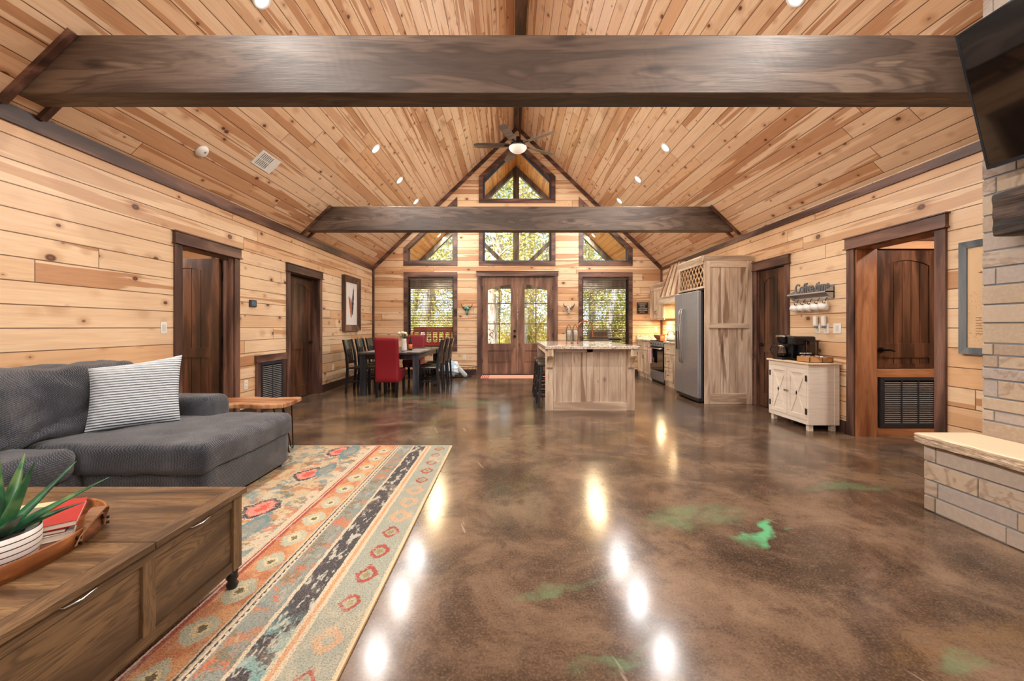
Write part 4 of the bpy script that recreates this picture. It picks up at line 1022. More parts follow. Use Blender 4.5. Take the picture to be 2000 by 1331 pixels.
# three plates and two plug-ins
plate('white outlet plate nearest the narrow door, under the mug shelf', 'wall_outlet', 'outlet', (XR, 5.09, 1.195), 'x', -1, 'outlet', .075, .12)
plate('middle white outlet plate of the three under the mug shelf', 'wall_outlet', 'outlet', (XR, 4.955, 1.195), 'x', -1, 'outlet', .075, .12)
plate('white switch plate nearest the wide doorway, last of three under the shelf', 'light_switch', 'light switch', (XR, 4.79, 1.195), 'x', -1, 'switch', .115, .12)
for y, lab in ((5.10, 'white plug-in device on the outlet plate nearest the narrow door'), (4.965, 'white plug-in device on the middle outlet plate')):
    o = thing('plug_in_device', lab, 'plug-in', (XR-.011, y, 1.285), local=True)
    obj('housing', M().soft(-.035, 0, -.028, .028, -.065, .065, .012, 6), m_white, o); obj('cap', M().box(-.028, -.005, -.018, .018, -.085, -.062), plain('grey cap', S(96, 110, 124), .4), o, bevel=.004)
# mug shelf
mg = plain('dull grey shelf metal', S(176, 172, 170), .45, .2)
ms = thing('coffee_mug_shelf', 'grey shelf with cut-out Coffee time lettering and a row of mug hooks', 'shelf', (XR, 5.16, 1.60))
sy0, sy1 = 4.835, 5.50
obj('back_plate', M().box(XR-.012, XR, sy0, sy1, 1.555, 1.72), mg, ms)
obj('shelf_board', M().box(XR-.115, XR, sy0, sy1, 1.625, 1.640), mg, ms)
for y in (sy0, sy1-.012):
    obj('bracket', M().prism([(XR-.115, 1.64), (XR, 1.70), (XR, 1.555), (XR-.03, 1.555)], 'y', y, y+.012), mg, ms)
hooks = [4.93, 5.055, 5.18, 5.30, 5.42]
for y in hooks:
    obj('hook', M().tube([(XR-.012, y, 1.57), (XR-.03, y, 1.55), (XR-.035, y, 1.515), (XR-.05, y, 1.498), (XR-.068, y, 1.505), (XR-.072, y, 1.525)], .004), m_bronze, ms)
def text_mesh(txt, size, ext, mat, parent, name='lettering', spacing=1.0, bold=0):
    cu = bpy.data.curves.new('letters', 'FONT'); cu.body = txt; cu.size = size; cu.extrude = ext; cu.align_x = 'CENTER'; cu.offset = bold; cu.space_character = spacing
    to = bpy.data.objects.new('letters', cu); COL.objects.link(to); dg = bpy.context.evaluated_depsgraph_get()
    me = bpy.data.meshes.new_from_object(to.evaluated_get(dg)); bpy.data.objects.remove(to); bpy.data.curves.remove(cu)
    me.materials.clear(); me.materials.append(mat); o = bpy.data.objects.new(name, me); COL.objects.link(o); o.parent = parent; return o
lt = text_mesh('Coffee time', .17, .006, plain('dark grey letter metal', S(112, 112, 116), .4, .3), ms, 'lettering', .95, .003)
lt.scale = (.58/lt.dimensions.x,)*1 + (1, 1)
lt.location = (-.06, -.035, .052); lt.rotation_euler = (PI/2, 0, -PI/2)
# mugs
mug_m = plain('white glazed mug', S(236, 236, 234), .25)
mug = None
labs = ['white mug on the hook nearest the wide doorway, showing a pale blue base', 'white mug hanging fourth from the narrow door on the shelf hooks', 'white mug on the middle hook under the grey shelf', 'white mug hanging second from the narrow door on the shelf hooks', 'white mug on the hook nearest the narrow dark door']
for y, lab in zip(hooks, labs):
    if mug is None:
        mug = thing('coffee_mug', lab, 'mug', (XR-.06, y, 1.455), .0, 'mugs hanging from the coffee shelf', local=True)
        body = M().lathe([(0, -.045), (.03, -.045), (.038, -.042), (.041, .0), (.042, .045), (.039, .045), (.037, -.035), (0, -.038)], (0, 0, 0), 28, 'y')
        obj('mug_body', body, mug_m, mug)
        obj('mug_handle', M().tube([(0, -.025, .04), (0, -.022, .062), (0, 0, .07), (0, .022, .062), (0, .025, .04)], .006), mug_m, mug)
        first = mug; mug.rotation_euler = (.25, 0, .35)
    else: 
        mug = dup(first, (XR-.06, y, 1.455), None, lab)
# ---------------------------------------------------------------- coffee cabinet and what stands on it
def chalk_mat():
    t = Mt('whitewashed wood', .6); x, y, z = t.xyz(); n = t.noise(t.comb(x*3.0, y*3.0, z*40.0), 1.0, 4, .65); n2 = t.noise(t.comb(x, y, z), 9.0, 4, .7)
    t.set('Base Color', t.mix(n.sm(.45, .7)*.4 + n2.sm(.6, .75)*.25, S(232, 222, 208), S(196, 180, 160))); t.bump(n, .15, .003); return t.m
m_chalk = chalk_mat(); m_hinge = plain('dark iron hinge', S(52, 48, 46), .4, .6)
cb = thing('coffee_cabinet', 'whitewashed two-door cabinet with X-pattern doors against the right wall', 'cabinet', (3.6, 5.1, 0))
X0, X1, Y0, Y1, Z0, Z1 = 3.436, 3.785, 4.73, 5.46, .075, .775
obj('cabinet_body', M().box(X0+.02, X1, Y0, Y1, Z0, Z1), m_chalk, cb, bevel=.002)
obj('cabinet_top', M().box(X0-.02, XR-.012, Y0-.022, Y1+.02, Z1, Z1+.022), plain('pale pine top', S(228, 204, 172), .5), cb, bevel=.004)
obj('face_frame', ring(M(), rect(Y0+.035, Y1-.035, Z0+.05, Z1-.06), rect(Y0, Y1, Z0, Z1), 'x', X0, X0+.022), m_chalk, cb, bevel=.002)
ym = (Y0+Y1)/2
for a, b, s_ in ((Y0+.035, ym-.003, 1), (ym+.003, Y1-.035, -1)):
    za, zb = Z0+.052, Z1-.062
    d = obj('cabinet_door', ring(M(), rect(a+.05, b-.05, za+.05, zb-.05), rect(a, b, za, zb), 'x', X0-.004, X0+.016).box(X0+.006, X0+.018, a+.05, b-.05, za+.05, zb-.05), m_chalk, cb, bevel=.0015)
    g = M(); n = (b-a-.1)
    pa, pb = (a+.05, za+.05), (b-.05, zb-.05)
    for (p, q) in (((pa[0], pa[1]), (pb[0], pb[1])), ((pa[0], pb[1]), (pb[0], pa[1]))):
        dv = Vector((q[0]-p[0], q[1]-p[1])).normalized(); nn_ = Vector((-dv.y, dv.x))*.017
        g.prism([(p[0]+nn_.x, p[1]+nn_.y), (q[0]+nn_.x, q[1]+nn_.y), (q[0]-nn_.x, q[1]-nn_.y), (p[0]-nn_.x, p[1]-nn_.y)], 'x', X0-.002, X0+.008)
    obj('cross_brace', g, m_chalk, d, bevel=.002)
    ky = ym + (-.02 if s_ > 0 else .02)
    obj('knob', M().lathe([(.005, -.004), (.006, -.014), (.013, -.02), (.012, -.028), (0, -.031)], (X0, ky, .43), 14, 'x'), plain('brass knob', S(168, 150, 120), .3, .8), d)
    hy = a if s_ > 0 else b
    for z in (za+.10, zb-.10): obj('hinge', M().box(X0-.007, X0-.003, hy-.014, hy+.014, z-.035, z+.035), m_hinge, d)
for x, y in ((X0+.02, Y0+.02), (X0+.02, Y1-.07), (X1-.07, Y0+.02), (X1-.07, Y1-.07)):
    obj('foot', M().box(x, x+.05, y, y+.05, 0, Z0), m_chalk, cb, bevel=.002)
obj('back_stile', M().box(X1-.05, X1+.004, Y0-.006, Y0+.01, Z0, Z1), m_chalk, cb)
CT = Z1+.0225
# drip coffee maker
mkp = plain('black plastic', S(22, 23, 27), .3)
cm = thing('coffee_maker', 'black drip coffee maker with a glass carafe on the white cabinet', 'coffee maker', (3.50, 5.27, CT))
obj('stand', M().box(3.42, 3.60, 5.17, 5.37, CT, CT+.03), mkp, cm, bevel=.01)
obj('water_tank', M().box(3.55, 3.63, 5.17, 5.37, CT+.0, CT+.30), mkp, cm, bevel=.012)
obj('brew_head', M().lathe([(.0, .20), (.05, .20), (.075, .24), (.08, .30), (.078, .315), (0, .318)], (3.50, 5.27, CT), 28), mkp, cm)
obj('steel_band', M().lathe([(.081, .285), (.082, .288), (.082, .304), (.081, .307)], (3.50, 5.27, CT), 28), m_chrome, cm)
ca = obj('carafe', M().lathe([(.05, .032), (.062, .05), (.064, .10), (.05, .15), (.042, .17), (.044, .175), (.04, .17), (.048, .15), (.061, .10), (.059, .052), (.048, .036), (0, .036)], (3.49, 5.27, CT), 28), m_glass, cm)
obj('carafe_coffee', M().lathe([(0, .037), (.055, .038), (.060, .06), (.060, .08), (0, .08)], (3.49, 5.27, CT), 24), plain('coffee', S(38, 20, 12), .1), ca)
obj('carafe_handle', M().tube([(3.455, 5.30, CT+.165), (3.41, 5.35, CT+.165), (3.395, 5.37, CT+.12), (3.42, 5.345, CT+.05)], .008), mkp, ca)
obj('carafe_band', M().lathe([(.044, .158), (.047, .160), (.046, .18), (.043, .182)], (3.49, 5.27, CT), 24), m_chrome, ca)
# pod brewer
pb_ = thing('pod_coffee_brewer', 'boxy black single-serve coffee brewer between the drip maker and wooden crate', 'coffee maker', (3.68, 5.1, CT))
obj('brewer_body', M().box(3.60, 3.75, 5.035, 5.15, CT, CT+.26), mkp, pb_, bevel=.012)
obj('brewer_head', M().box(3.47, 3.75, 5.03, 5.155, CT+.19, CT+.30), mkp, pb_, bevel=.02)
obj('drip_tray', M().box(3.50, 3.60, 5.04, 5.14, CT, CT+.025), m_bronze, pb_, bevel=.004)
obj('water_reservoir', M().box(3.62, 3.74, 4.972, 5.028, CT+.01, CT+.24), glass_mat('smoky plastic', (.75, .72, .72, 1)), pb_, bevel=.01)
obj('reservoir_lid', M().box(3.61, 3.75, 4.970, 5.03, CT+.24, CT+.252), mkp, pb_, bevel=.003)
# crate with packets and jars
cr_m = wood('crate pine', 'y', 'z', S(150, 100, 56), S(190, 136, 84), S(210, 160, 106), .55, knots=.3, ring=.4, scale=2)
cr_ = thing('wooden_crate', 'low light-brown wooden crate of drink packets on the cabinet corner', 'crate', (3.60, 4.84, CT))
w0, w1, q0, q1 = 3.46, 3.735, 4.745, 4.965
obj('crate_side', M().box(w0, w1, q0, q0+.008, CT, CT+.065).box(w0, w1, q1-.008, q1, CT, CT+.065).box(w0, w0+.008, q0, q1, CT, CT+.065).box(w1-.008, w1, q0, q1, CT, CT+.065), cr_m, cr_, bevel=.001)
obj('crate_floor', M().box(w0, w1, q0, q1, CT, CT+.008), cr_m, cr_)
obj('crate_partition', M().box(3.606, 3.614, q0, q1, CT, CT+.055), cr_m, cr_)
rr = random.Random(12)
pk = plain('pale packet', S(226, 220, 208), .5); pk2 = plain('teal packet', S(86, 112, 116), .5)
f0 = None
for i in range(12):
    x = 3.64+rr.random()*.06 if i % 2 else w0+.04+rr.random()*.09; y = q0+.03+rr.random()*(.14 if i % 2 else .07); lab = 'small paper drink packet lying in the low wooden crate'
    if f0 is None:
        f0 = thing('drink_packet', lab, 'packet', (x, y, CT+.05), rr.random()*3, 'drink packets in the wooden crate', local=True); obj('wrapper', M().soft(-.035, .035, -.016, .016, 0, .006, .003, 3), pk, f0)
    else:
        o = dup(f0, (x, y, CT+.05+rr.random()*.015), rr.random()*3); o.rotation_euler = (rr.uniform(-.3, .3), rr.uniform(-.3, .3), rr.random()*3)
        if i % 3 == 0:
            c = o.children[0]; c.data = c.data.copy(); c.data.materials[0] = pk2
jr = None
for x, y, lab in ((3.50, 4.915, 'short glass jar of white creamers, the one closer to the carafe'), (3.568, 4.915, 'short glass jar of white creamers against the wooden crate back')):
    if jr is None:
        jr = thing('glass_jar', lab, 'jar', (x, y, CT+.009), group='creamer jars beside the crate', local=True)
        obj('jar_glass', M().lathe([(0, 0), (.03, 0), (.033, .01), (.033, .075), (.030, .085), (.028, .085), (.030, .07), (.030, .008), (0, .005)], (0, 0, 0), 24), m_glass, jr)
        obj('jar_contents', M().lathe([(0, .006), (.028, .007), (.028, .062), (0, .066)], (0, 0, 0), 20), plain('creamer cups', S(232, 228, 220), .5), jr); obj('jar_lid', M().lathe([(.033, .085), (.035, .087), (.035, .097), (0, .099)], (0, 0, 0), 24), m_chrome, jr)
    else: dup(jr, (x, y, CT+.009), None, lab)

# ---------------------------------------------------------------- tall panel, wine rack, fridge
tp = thing('tall_pantry_cabinet', 'tall pale hickory cabinet end with two long panels beside the refrigerator', 'cabinet', (3.43, 6.45, 0))
px0, px1, py0, py1, ph = 3.04, XR-.03, 6.427, 6.462, 2.25
obj('end_panel', M().box(px0+.01, px1, py0+.010, py1, 0, ph), m_hickb, tp)
obj('stile', M().box(px0, px0+.085, py0, py0+.02, 0, ph), m_hick, tp, bevel=.003); obj('stile', M().box(px1-.09, px1, py0, py0+.02, 0, ph), m_hick, tp, bevel=.003)
obj('rail', M().box(px0+.085, px1-.09, py0, py0+.02, 0, .17), m_hickx, tp, bevel=.003); obj('rail', M().box(px0+.085, px1-.09, py0, py0+.02, ph-.10, ph), m_hickx, tp, bevel=.003)
obj('middle_rail', M().box(px0+.06, px1-.06, py0-.012, py0+.02, 1.19, 1.27), m_hickx, tp, bevel=.004)
cro = M().prism([(py0-.03, ph+.085), (py0-.03, ph+.07), (py0, ph), (py1, ph), (py1, ph+.085)], 'x', px0-.03, px1+.03)
obj('crown', cro, m_hickx, tp)
mlat = plain('lattice pine', S(214, 178, 136), .5)
wr = thing('wine_rack_cabinet', 'hickory lattice wine rack cabinet mounted above the refrigerator', 'cabinet', (3.4, 6.95, 1.85))
wy0, wy1, wz0, wz1 = 6.465, 7.44, 1.83, 2.26
obj('cabinet_body', M().box(px0+.06, px1, wy0, wy1, wz0, wz0+.02).box(px0+.06, px1, wy1-.02, wy1, wz0, wz1).box(px1-.02, px1, wy0, wy1, wz0, wz1).box(px0+.06, px1, wy0, wy1, wz1-.02, wz1), m_hickyl, wr)
obj('face_frame', ring(M(), rect(wy0+.02, wy1-.07, wz0+.03, wz1-.05), rect(wy0, wy1, wz0, wz1), 'x', px0, px0+.02), m_hickyl, wr)
la = M(); a0_, a1_, b0_, b1_ = wy0+.01, wy1-.06, wz0+.02, wz1-.04
def clipseg(y, z, dy, dz):
    ts = [-9, 9]
    for p, d, lo, hi in ((y, dy, a0_, a1_), (z, dz, b0_, b1_)):
        t0, t1 = sorted(((lo-p)/d, (hi-p)/d)); ts = [max(ts[0], t0), min(ts[1], t1)]
    return ts
for sg in (-1, 1):
    y = a0_-.5
    while y < a1_+.5:
        t0, t1 = clipseg(y, b0_, 1.0, 1.35*sg) if sg > 0 else clipseg(y, b1_, 1.0, -1.35)
        if t1-t0 > .02:
            zz = b0_ if sg > 0 else b1_; p = Vector((y+t0, zz+1.35*sg*t0)); q = Vector((y+t1, zz+1.35*sg*t1)); d = (q-p).normalized(); n_ = Vector((-d.y, d.x))*.007; xx = px0+.004+(.008 if sg > 0 else 0)
            la.prism([tuple(p+n_), tuple(q+n_), tuple(q-n_), tuple(p-n_)], 'x', xx, xx+.008)
        y += .118
obj('lattice', la, mlat, wr)
obj('shadow_back', M().box(px0+.34, px0+.36, wy0, wy1-.02, wz0+.02, wz1-.02), plain('rack interior shade', S(70, 42, 26), .6), wr)  # dark sheet partway in; the rack's inner shade is put into its colour
cro = M().prism([(px0-.03, wz1+.08), (px0-.03, wz1+.06), (px0, wz1-.01), (px0+.05, wz1-.01), (px0+.05, wz1+.08)], 'y', wy0-.035, wy1)
# outline is given in x,z for extrusion along y
obj('crown', cro, m_hickyl, wr)
obj('side_panel', M().box(px0+.01, px1, wy1-.005, wy1+.018, 0, wz1), m_hicky, wr)
fg = thing('refrigerator', 'tall stainless side-by-side refrigerator with curved handles beside the pantry panel', 'refrigerator', (3.3, 6.93, 0))
fx, fy0, fy1, fz0, fz1 = 2.95, 6.475, 7.385, .075, 1.79
dk = plain('dark grey fridge side', S(62, 66, 72), .35, .5)
obj('fridge_body', M().box(fx+.075, 3.70, fy0+.012, fy1-.012, .03, fz1-.02), dk, fg, bevel=.004)
for a, b, hs in ((fy0, 7.045, 1), (7.055, fy1, -1)):
    d = obj('fridge_door', M().box(fx, fx+.068, a, b, fz0, fz1), m_steel, fg, bevel=.014, seg=3)
    hy = b-.035 if hs > 0 else a+.035
    obj('door_handle', M().tube([(fx-.005, hy, 1.52)] + [(fx-.03-.035*math.sin(PI*k/10), hy, 1.50-.88*k/10) for k in range(11)] + [(fx-.005, hy, .60)], .011, n=10), m_chrome, d)
    if hs < 0:
        obj('ice_dispenser', M().box(fx-.004, fx+.03, 7.17, 7.33, .82, 1.22), plain('dispenser black', S(30, 32, 36), .25), d, bevel=.006)
        obj('dispenser_panel', M().box(fx-.006, fx, 7.18, 7.32, 1.14, 1.21), plain('dispenser grey', S(150, 156, 162), .3), d)
obj('hinge_cover', M().box(fx+.01, fx+.12, fy0+.01, fy0+.08, fz1, fz1+.02), dk, fg, bevel=.005)
obj('toe_grille', M().box(fx+.03, fx+.09, fy0+.02, fy1-.02, .02, .07), mkp, fg)
for y in (fy0+.06, fy1-.06): obj('foot', M().cyl((fx+.12, y, 0), (fx+.12, y, .03), .02), m_black, fg)
for y in (fy0+.06, fy1-.06): obj('foot', M().cyl((fx+.6, y, 0), (fx+.6, y, .03), .02), m_black, fg)

# ---------------------------------------------------------------- kitchen run along the right wall
m_pull = plain('antique pull', S(96, 78, 60), .35, .8)
def panel(parent, x, a, b, za, zb, name, pull='h', arch=False):
    d = obj(name, ring(M(), rect(a+.045, b-.045, za+.045, zb-.045) if zb-za > .2 else rect(a+.03, b-.03, za+.03, zb-.03), rect(a, b, za, zb), 'x', x-.02, x), m_hicky, parent, bevel=.002)
    iz = .045 if zb-za > .2 else .03
    obj('door_panel', M().box(x-.010, x, a+iz-.002, b-iz+.002, za+iz-.002, zb-iz+.002), m_hicky, d)
    yc = (a+b)/2
    if pull == 'h': zc_ = (za+zb)/2; pts = [(x-.02, yc-.04, zc_), (x-.045, yc-.03, zc_-.004), (x-.045, yc+.03, zc_-.004), (x-.02, yc+.04, zc_)]
    else:
        yc = b-.03 if pull == 'r' else a+.03; zc_ = zb-.14 if za < 1 else za+.14
        pts = [(x-.02, yc, zc_-.04), (x-.045, yc, zc_-.03), (x-.045, yc, zc_+.03), (x-.02, yc, zc_+.04)]
    obj('pull', M().tube(pts, .005), m_pull, d)
KX = 3.20
def base_cab(lab, y0, y1, rows):
    o = thing('base_cabinet', lab, 'cabinet', ((KX+XR)/2, (y0+y1)/2, 0), group='hickory base cabinets')
    obj('cabinet_body', M().box(KX, XR-.025, y0, y1, .09, .874), m_hicky, o)
    obj('toe_kick', M().box(KX+.012, XR-.03, y0, y1, 0, .09), m_hicky, o)
    for (a, b, za, zb, nm, pl) in rows: panel(o, KX, a, b, za, zb, nm, pl)
base_cab('pale hickory base cabinet with two doors and two drawers in the kitchen corner', 9.315, YB-.022, [(9.34, 9.80, .66, .86, 'drawer', 'h'), (9.82, 10.28, .66, .86, 'drawer', 'h'), (9.34, 9.80, .11, .64, 'cabinet_door', 'r'), (9.82, 10.28, .11, .64, 'cabinet_door', 'l')])
base_cab('narrow pale hickory drawer cabinet between the range and the refrigerator', 7.47, 8.525, [(7.50, 8.0, .66, .86, 'drawer', 'h'), (7.50, 8.0, .11, .64, 'cabinet_door', 'l'), (8.02, 8.50, .66, .86, 'drawer', 'h'), (8.02, 8.50, .39, .64, 'drawer', 'h'), (8.02, 8.50, .11, .37, 'drawer', 'h')])
def granite_mat():
    t = Mt('cream granite', .10, spec=.6, coat=.4); x, y, z = t.xyz(); p = t.comb(x, y, z)
    n = t.noise(p, 3.5, 5, .65, 1.2); d, r1, r2 = t.vor(p, 70.0); f = t.noise(p, 45.0, 4, .7)
    c = t.ramp(n.sm(.3, .7), [(0, S(196, 176, 158)), (.5, S(218, 206, 192)), (1, S(168, 150, 138))]); c = t.mix(f.sm(.52, .66)*.7, c, S(104, 82, 72)); c = t.mix(r1.lt(.13)*.6, c, S(70, 60, 58)); c = t.mix(r1.gt(.8)*.5, c, S(238, 232, 222))
    t.set('Base Color', c); return t.m
m_gran = granite_mat()
kc = thing('kitchen_countertop', 'cream granite countertop with a low backsplash along the right kitchen wall', 'countertop', (3.5, 9.0, .875))
obj('slab', M().box(KX-.03, XR-.025, 9.315, YB-.022, .876, .914).box(KX-.03, XR-.025, 7.47, 8.525, .876, .914), m_gran, kc, bevel=.004)
obj('backsplash', M().box(XR-.045, XR-.025, 9.315, YB-.022, .914, 1.01).box(XR-.045, XR-.025, 7.47, 8.525, .914, 1.01).box(KX-.02, XR-.045, YB-.044, YB-.022, .914, 1.01), m_gran, kc)
# range
rn = thing('kitchen_range', 'stainless range with black glass oven door under the wooden hood', 'stove', (3.5, 8.92, 0))
ry0, ry1, rx = 8.53, 9.31, 3.165
obj('range_body', M().box(rx+.03, XR-.03, ry0, ry1, .02, .905), mkp, rn)
obj('cooktop', M().box(rx-.005, XR-.03, ry0, ry1, .905, .92), plain('black glass cooktop', S(16, 16, 18), .08), rn)
obj('control_panel', M().box(rx, rx+.03, ry0+.004, ry1-.004, .80, .90), m_steel, rn, bevel=.004)
od = obj('oven_door', M().box(rx, rx+.03, ry0+.004, ry1-.004, .27, .79), plain('black oven glass', S(18, 18, 22), .06), rn, bevel=.004)
obj('door_handle', M().tube([(rx, ry0+.06, .75), (rx-.05, ry0+.07, .75), (rx-.05, ry1-.07, .75), (rx, ry1-.06, .75)], .011), m_chrome, od)
obj('warming_drawer', M().box(rx, rx+.03, ry0+.004, ry1-.004, .06, .26), m_steel, rn, bevel=.004)
for i in range(5): obj('control_knob', M().cyl((rx, ry0+.1+i*.145, .85), (rx-.028, ry0+.1+i*.145, .85), .02, n=14), m_chrome, rn)
tw = thing('dish_towel', 'red and white striped dish towel hanging from the oven door handle', 'towel', (rx-.06, 9.13, .76))
t = Mt('striped towel', .9); x, y, z = t.xyz(); sp_ = ((y*38.0).frac()).lt(.45); s2_ = ((z*22.0).frac()).lt(.35)
t.set('Base Color', t.mix(sp_*.85, t.mix(s2_*.5, S(228, 222, 216), S(190, 120, 110)), S(168, 40, 44)))
def twf(u, v):
    y = 9.04+.2*u; w = math.sin(u*16)*.006
    return (rx-.065-w, y, .765-.35*v) if v > 0 else (rx-.05, y, .768)
def twb(u, v): return (rx-.035+math.sin(u*13)*.004, 9.04+.2*u, .765-.24*v)
obj('cloth', M().grid(twf, 20, 8).grid(twb, 20, 6).grid(lambda u, v: (rx-.065+.03*v-math.sin(u*16)*.006*(1-v), 9.04+.2*u, .765+.006*math.sin(PI*v)), 20, 3), t.m, tw, fix=False)
# upper cabinets and hood
def upper(lab, y0, y1, doors):
    o = thing('wall_cabinet', lab, 'cabinet', (3.66, (y0+y1)/2, 1.41), group='hickory wall cabinets')
    ux = 3.52; obj('cabinet_body', M().box(ux, XR-.025, y0, y1, 1.41, 2.17), m_hicky, o)
    obj('crown', M().prism([(ux-.045, 2.25), (ux-.045, 2.235), (ux, 2.15), (XR-.025, 2.15), (XR-.025, 2.25)], 'y', y0, y1), m_hickyl, o)
    obj('light_rail', M().box(ux, ux+.02, y0, y1, 1.375, 1.41), m_hickyl, o)
    for a, b, pl in doors: panel(o, ux, a, b, 1.42, 2.14, 'cabinet_door', pl)
upper('pale hickory wall cabinet in the far kitchen corner with two doors', 9.42, YB-.022, [(9.44, 9.87, 'r'), (9.89, 10.32, 'l')])
upper('pale hickory wall cabinet between the hood and the refrigerator', 7.47, 8.43, [(7.50, 7.94, 'r'), (7.96, 8.40, 'l')])
hd = thing('range_hood', 'tapered pale wood range hood with slanted boards over the stove', 'range hood', (3.6, 8.92, 1.73))
hx = 3.40
obj('hood_band', M().box(hx, XR-.025, 8.45, 9.40, 1.74, 1.87), m_hickyl, hd, bevel=.004)
obj('hood_trim', M().box(hx-.012, XR-.025, 8.44, 9.41, 1.865, 1.885).box(hx-.012, XR-.025, 8.44, 9.41, 1.73, 1.745), m_hickyl, hd)
ht = 2.60; tx = 3.60; ya, yb = 8.66, 9.19
obj('hood_body', M().hexa([(hx+.01, 8.46, 1.885), (XR-.025, 8.46, 1.885), (XR-.025, 9.39, 1.885), (hx+.01, 9.39, 1.885), (tx, ya, ht), (XR-.025, ya, ht), (XR-.025, yb, ht), (tx, yb, ht)]), m_hicky, hd)
sl = M()
for (a, b, c, d) in ((8.46, 8.52, ya, ya+.035), (9.33, 9.39, yb-.035, yb), (8.77, 8.80, 8.82, 8.84), (9.06, 9.09, 9.01, 9.03)):
    sl.hexa([(hx-.004, a, 1.885), (hx+.014, a, 1.885), (hx+.014, b, 1.885), (hx-.004, b, 1.885), (tx-.014, c, ht), (tx+.004, c, ht), (tx+.004, d, ht), (tx-.014, d, ht)])
obj('batten', sl, plain('brown batten', S(150, 108, 76), .5), hd)
lamp('hood_lamp', 'AREA', (0, 0, -.01), 14, (1, .72, .38), hd, size=.2)
lamp('counter_lamp', 'AREA', (.02, -.95, -.37), 7, (1, .72, .40), hd, size=.15)
lamp('counter_lamp', 'AREA', (.02, .95, -.37), 12, (1, .72, .40), hd, size=.15)
# things on the kitchen counter
kt = thing('stovetop_kettle', 'small white kettle on the kitchen range below the hood', 'kettle', (3.42, 8.75, .921), local=True)
obj('kettle_body', M().lathe([(0, 0), (.09, 0), (.1, .02), (.095, .07), (.06, .12), (.03, .135), (0, .137)], (0, 0, 0), 28), plain('white enamel', S(236, 232, 224), .25), kt)
obj('handle', M().tube([(-.07, 0, .11), (-.06, 0, .18), (0, 0, .205), (.06, 0, .18), (.07, 0, .11)], .008), mkp, kt)
obj('spout', M().cyl((0, .07, .07), (0, .13, .12), .016, .010), m_white, kt)
bw = thing('wooden_bowl', 'dark round wooden bowl on the corner kitchen counter', 'bowl', (3.52, 9.75, .915), local=True)
obj('bowl', M().lathe([(0, 0), (.05, 0), (.1, .05), (.12, .11), (.112, .112), (.09, .055), (0, .02)], (0, 0, 0), 28), plain('dark bowl wood', S(84, 48, 34), .4), bw)
cn = thing('canister', 'small orange-brown canister on the kitchen counter beside the dark bowl', 'canister', (3.5, 9.46, .915), local=True)
obj('canister_body', M().lathe([(0, 0), (.05, 0), (.052, .01), (.052, .10), (0, .1)], (0, 0, 0), 24), plain('amber ceramic', S(196, 122, 72), .35), cn)
obj('lid', M().lathe([(.054, .10), (.054, .115), (.015, .122), (.015, .135), (0, .137)], (0, 0, 0), 24), plain('lid wood', S(150, 100, 60), .5), cn)
plate('tall white outlet on the gable wall above the corner counter', 'wall_outlet', 'outlet', (bx(1281), YB, 1.15), 'y', -1, 'outlet')
# black sign
sg_ = thing('wall_sign', 'small square black sign with white hand lettering right of the kitchen window', 'sign', (bx(1254.6), YB, bz(602.2)), local=True)
obj('sign_board', M().box(-.138, .138, -.02, 0, -.138, .138), plain('sign black', S(22, 18, 16), .6), sg_)
obj('sign_edge', ring(M(), rect(-.138, .138, -.138, .138), rect(-.146, .146, -.146, .146), 'y', -.024, 0), plain('grey sign frame', S(120, 108, 96), .5), sg_)
sr = M(); r5 = random.Random(5)
for zc_, hh_, a, b in ((.105, .024, -.11, .10), (.062, .020, -.075, .06), (.025, .022, -.07, .065), (-.012, .024, -.10, .12), (-.055, .030, -.10, .12), (-.10, .022, -.07, .05)):
    x = a
    while x < b:
        w = r5.uniform(.008, .016); sr.box(x, min(x+.0045, b), -.0215, -.02, zc_-hh_/2, zc_+hh_/2)
        if r5.random() < .6: sr.box(x, min(x+w*.7, b), -.0215, -.02, zc_+r5.choice((-1, 0, 1))*hh_*.4-.0025, zc_+.0025)
        x += w
obj('lettering', sr, plain('chalk white', S(220, 212, 202), .7), sg_)
# skulls
def skull(lab, cx, cz, col, hcol):
    o = thing('cow_skull', lab, 'wall decoration', (cx, YB, cz), local=True, group=None)
    def fn(p): return 1.0
    hdm = M(); n = 20; prof = [(.0, .095), (.045, .085), (.062, .055), (.066, .03), (.055, .0), (.042, -.03), (.034, -.07), (.030, -.11), (.022, -.135), (.0, -.145)]
    hdm.lathe(prof, (0, -.035, 0), 20, 'z', (1, .5)); t = Mt('skull '+lab[:12], .6); x, y, z = t.xyz(); nz = t.noise(t.comb(x, y, z), 22.0, 3)
    t.set('Base Color', t.mix(nz.sm(.45, .6), col[0], col[1])); obj('skull_bone', hdm, t.m, o)
    obj('eye_socket', M().ell((-.038, -.06, .0), (.013, .012, .017), 10, 8).ell((.038, -.06, .0), (.013, .012, .017), 10, 8).ell((-.010, -.052, -.11), (.005, .008, .016), 8, 6).ell((.010, -.052, -.11), (.005, .008, .016), 8, 6), plain('socket black', S(24, 22, 20), .8), o)
    for sgn in (-1, 1):
        obj('horn', M().tube([(sgn*.045, -.035, .055), (sgn*.085, -.035, .05), (sgn*.118, -.038, .07), (sgn*.135, -.04, .11), (sgn*.138, -.038, .15)], [.016, .015, .012, .008, .002], 10), hcol, o)
        obj('ear', M().ell((sgn*.08, -.025, .02), (.022, .006, .010), 10, 6), t.m, o)
hm_ = plain('horn brown', S(70, 44, 30), .4)
skull('teal painted cow skull on the gable wall left of the entry doors', bx(912), bz(605), (S(52, 110, 96), S(140, 184, 168)), hm_)
skull('off-white cow skull on the gable wall right of the entry doors', bx(1111), bz(604), (S(226, 216, 200), S(160, 146, 136)), hm_)
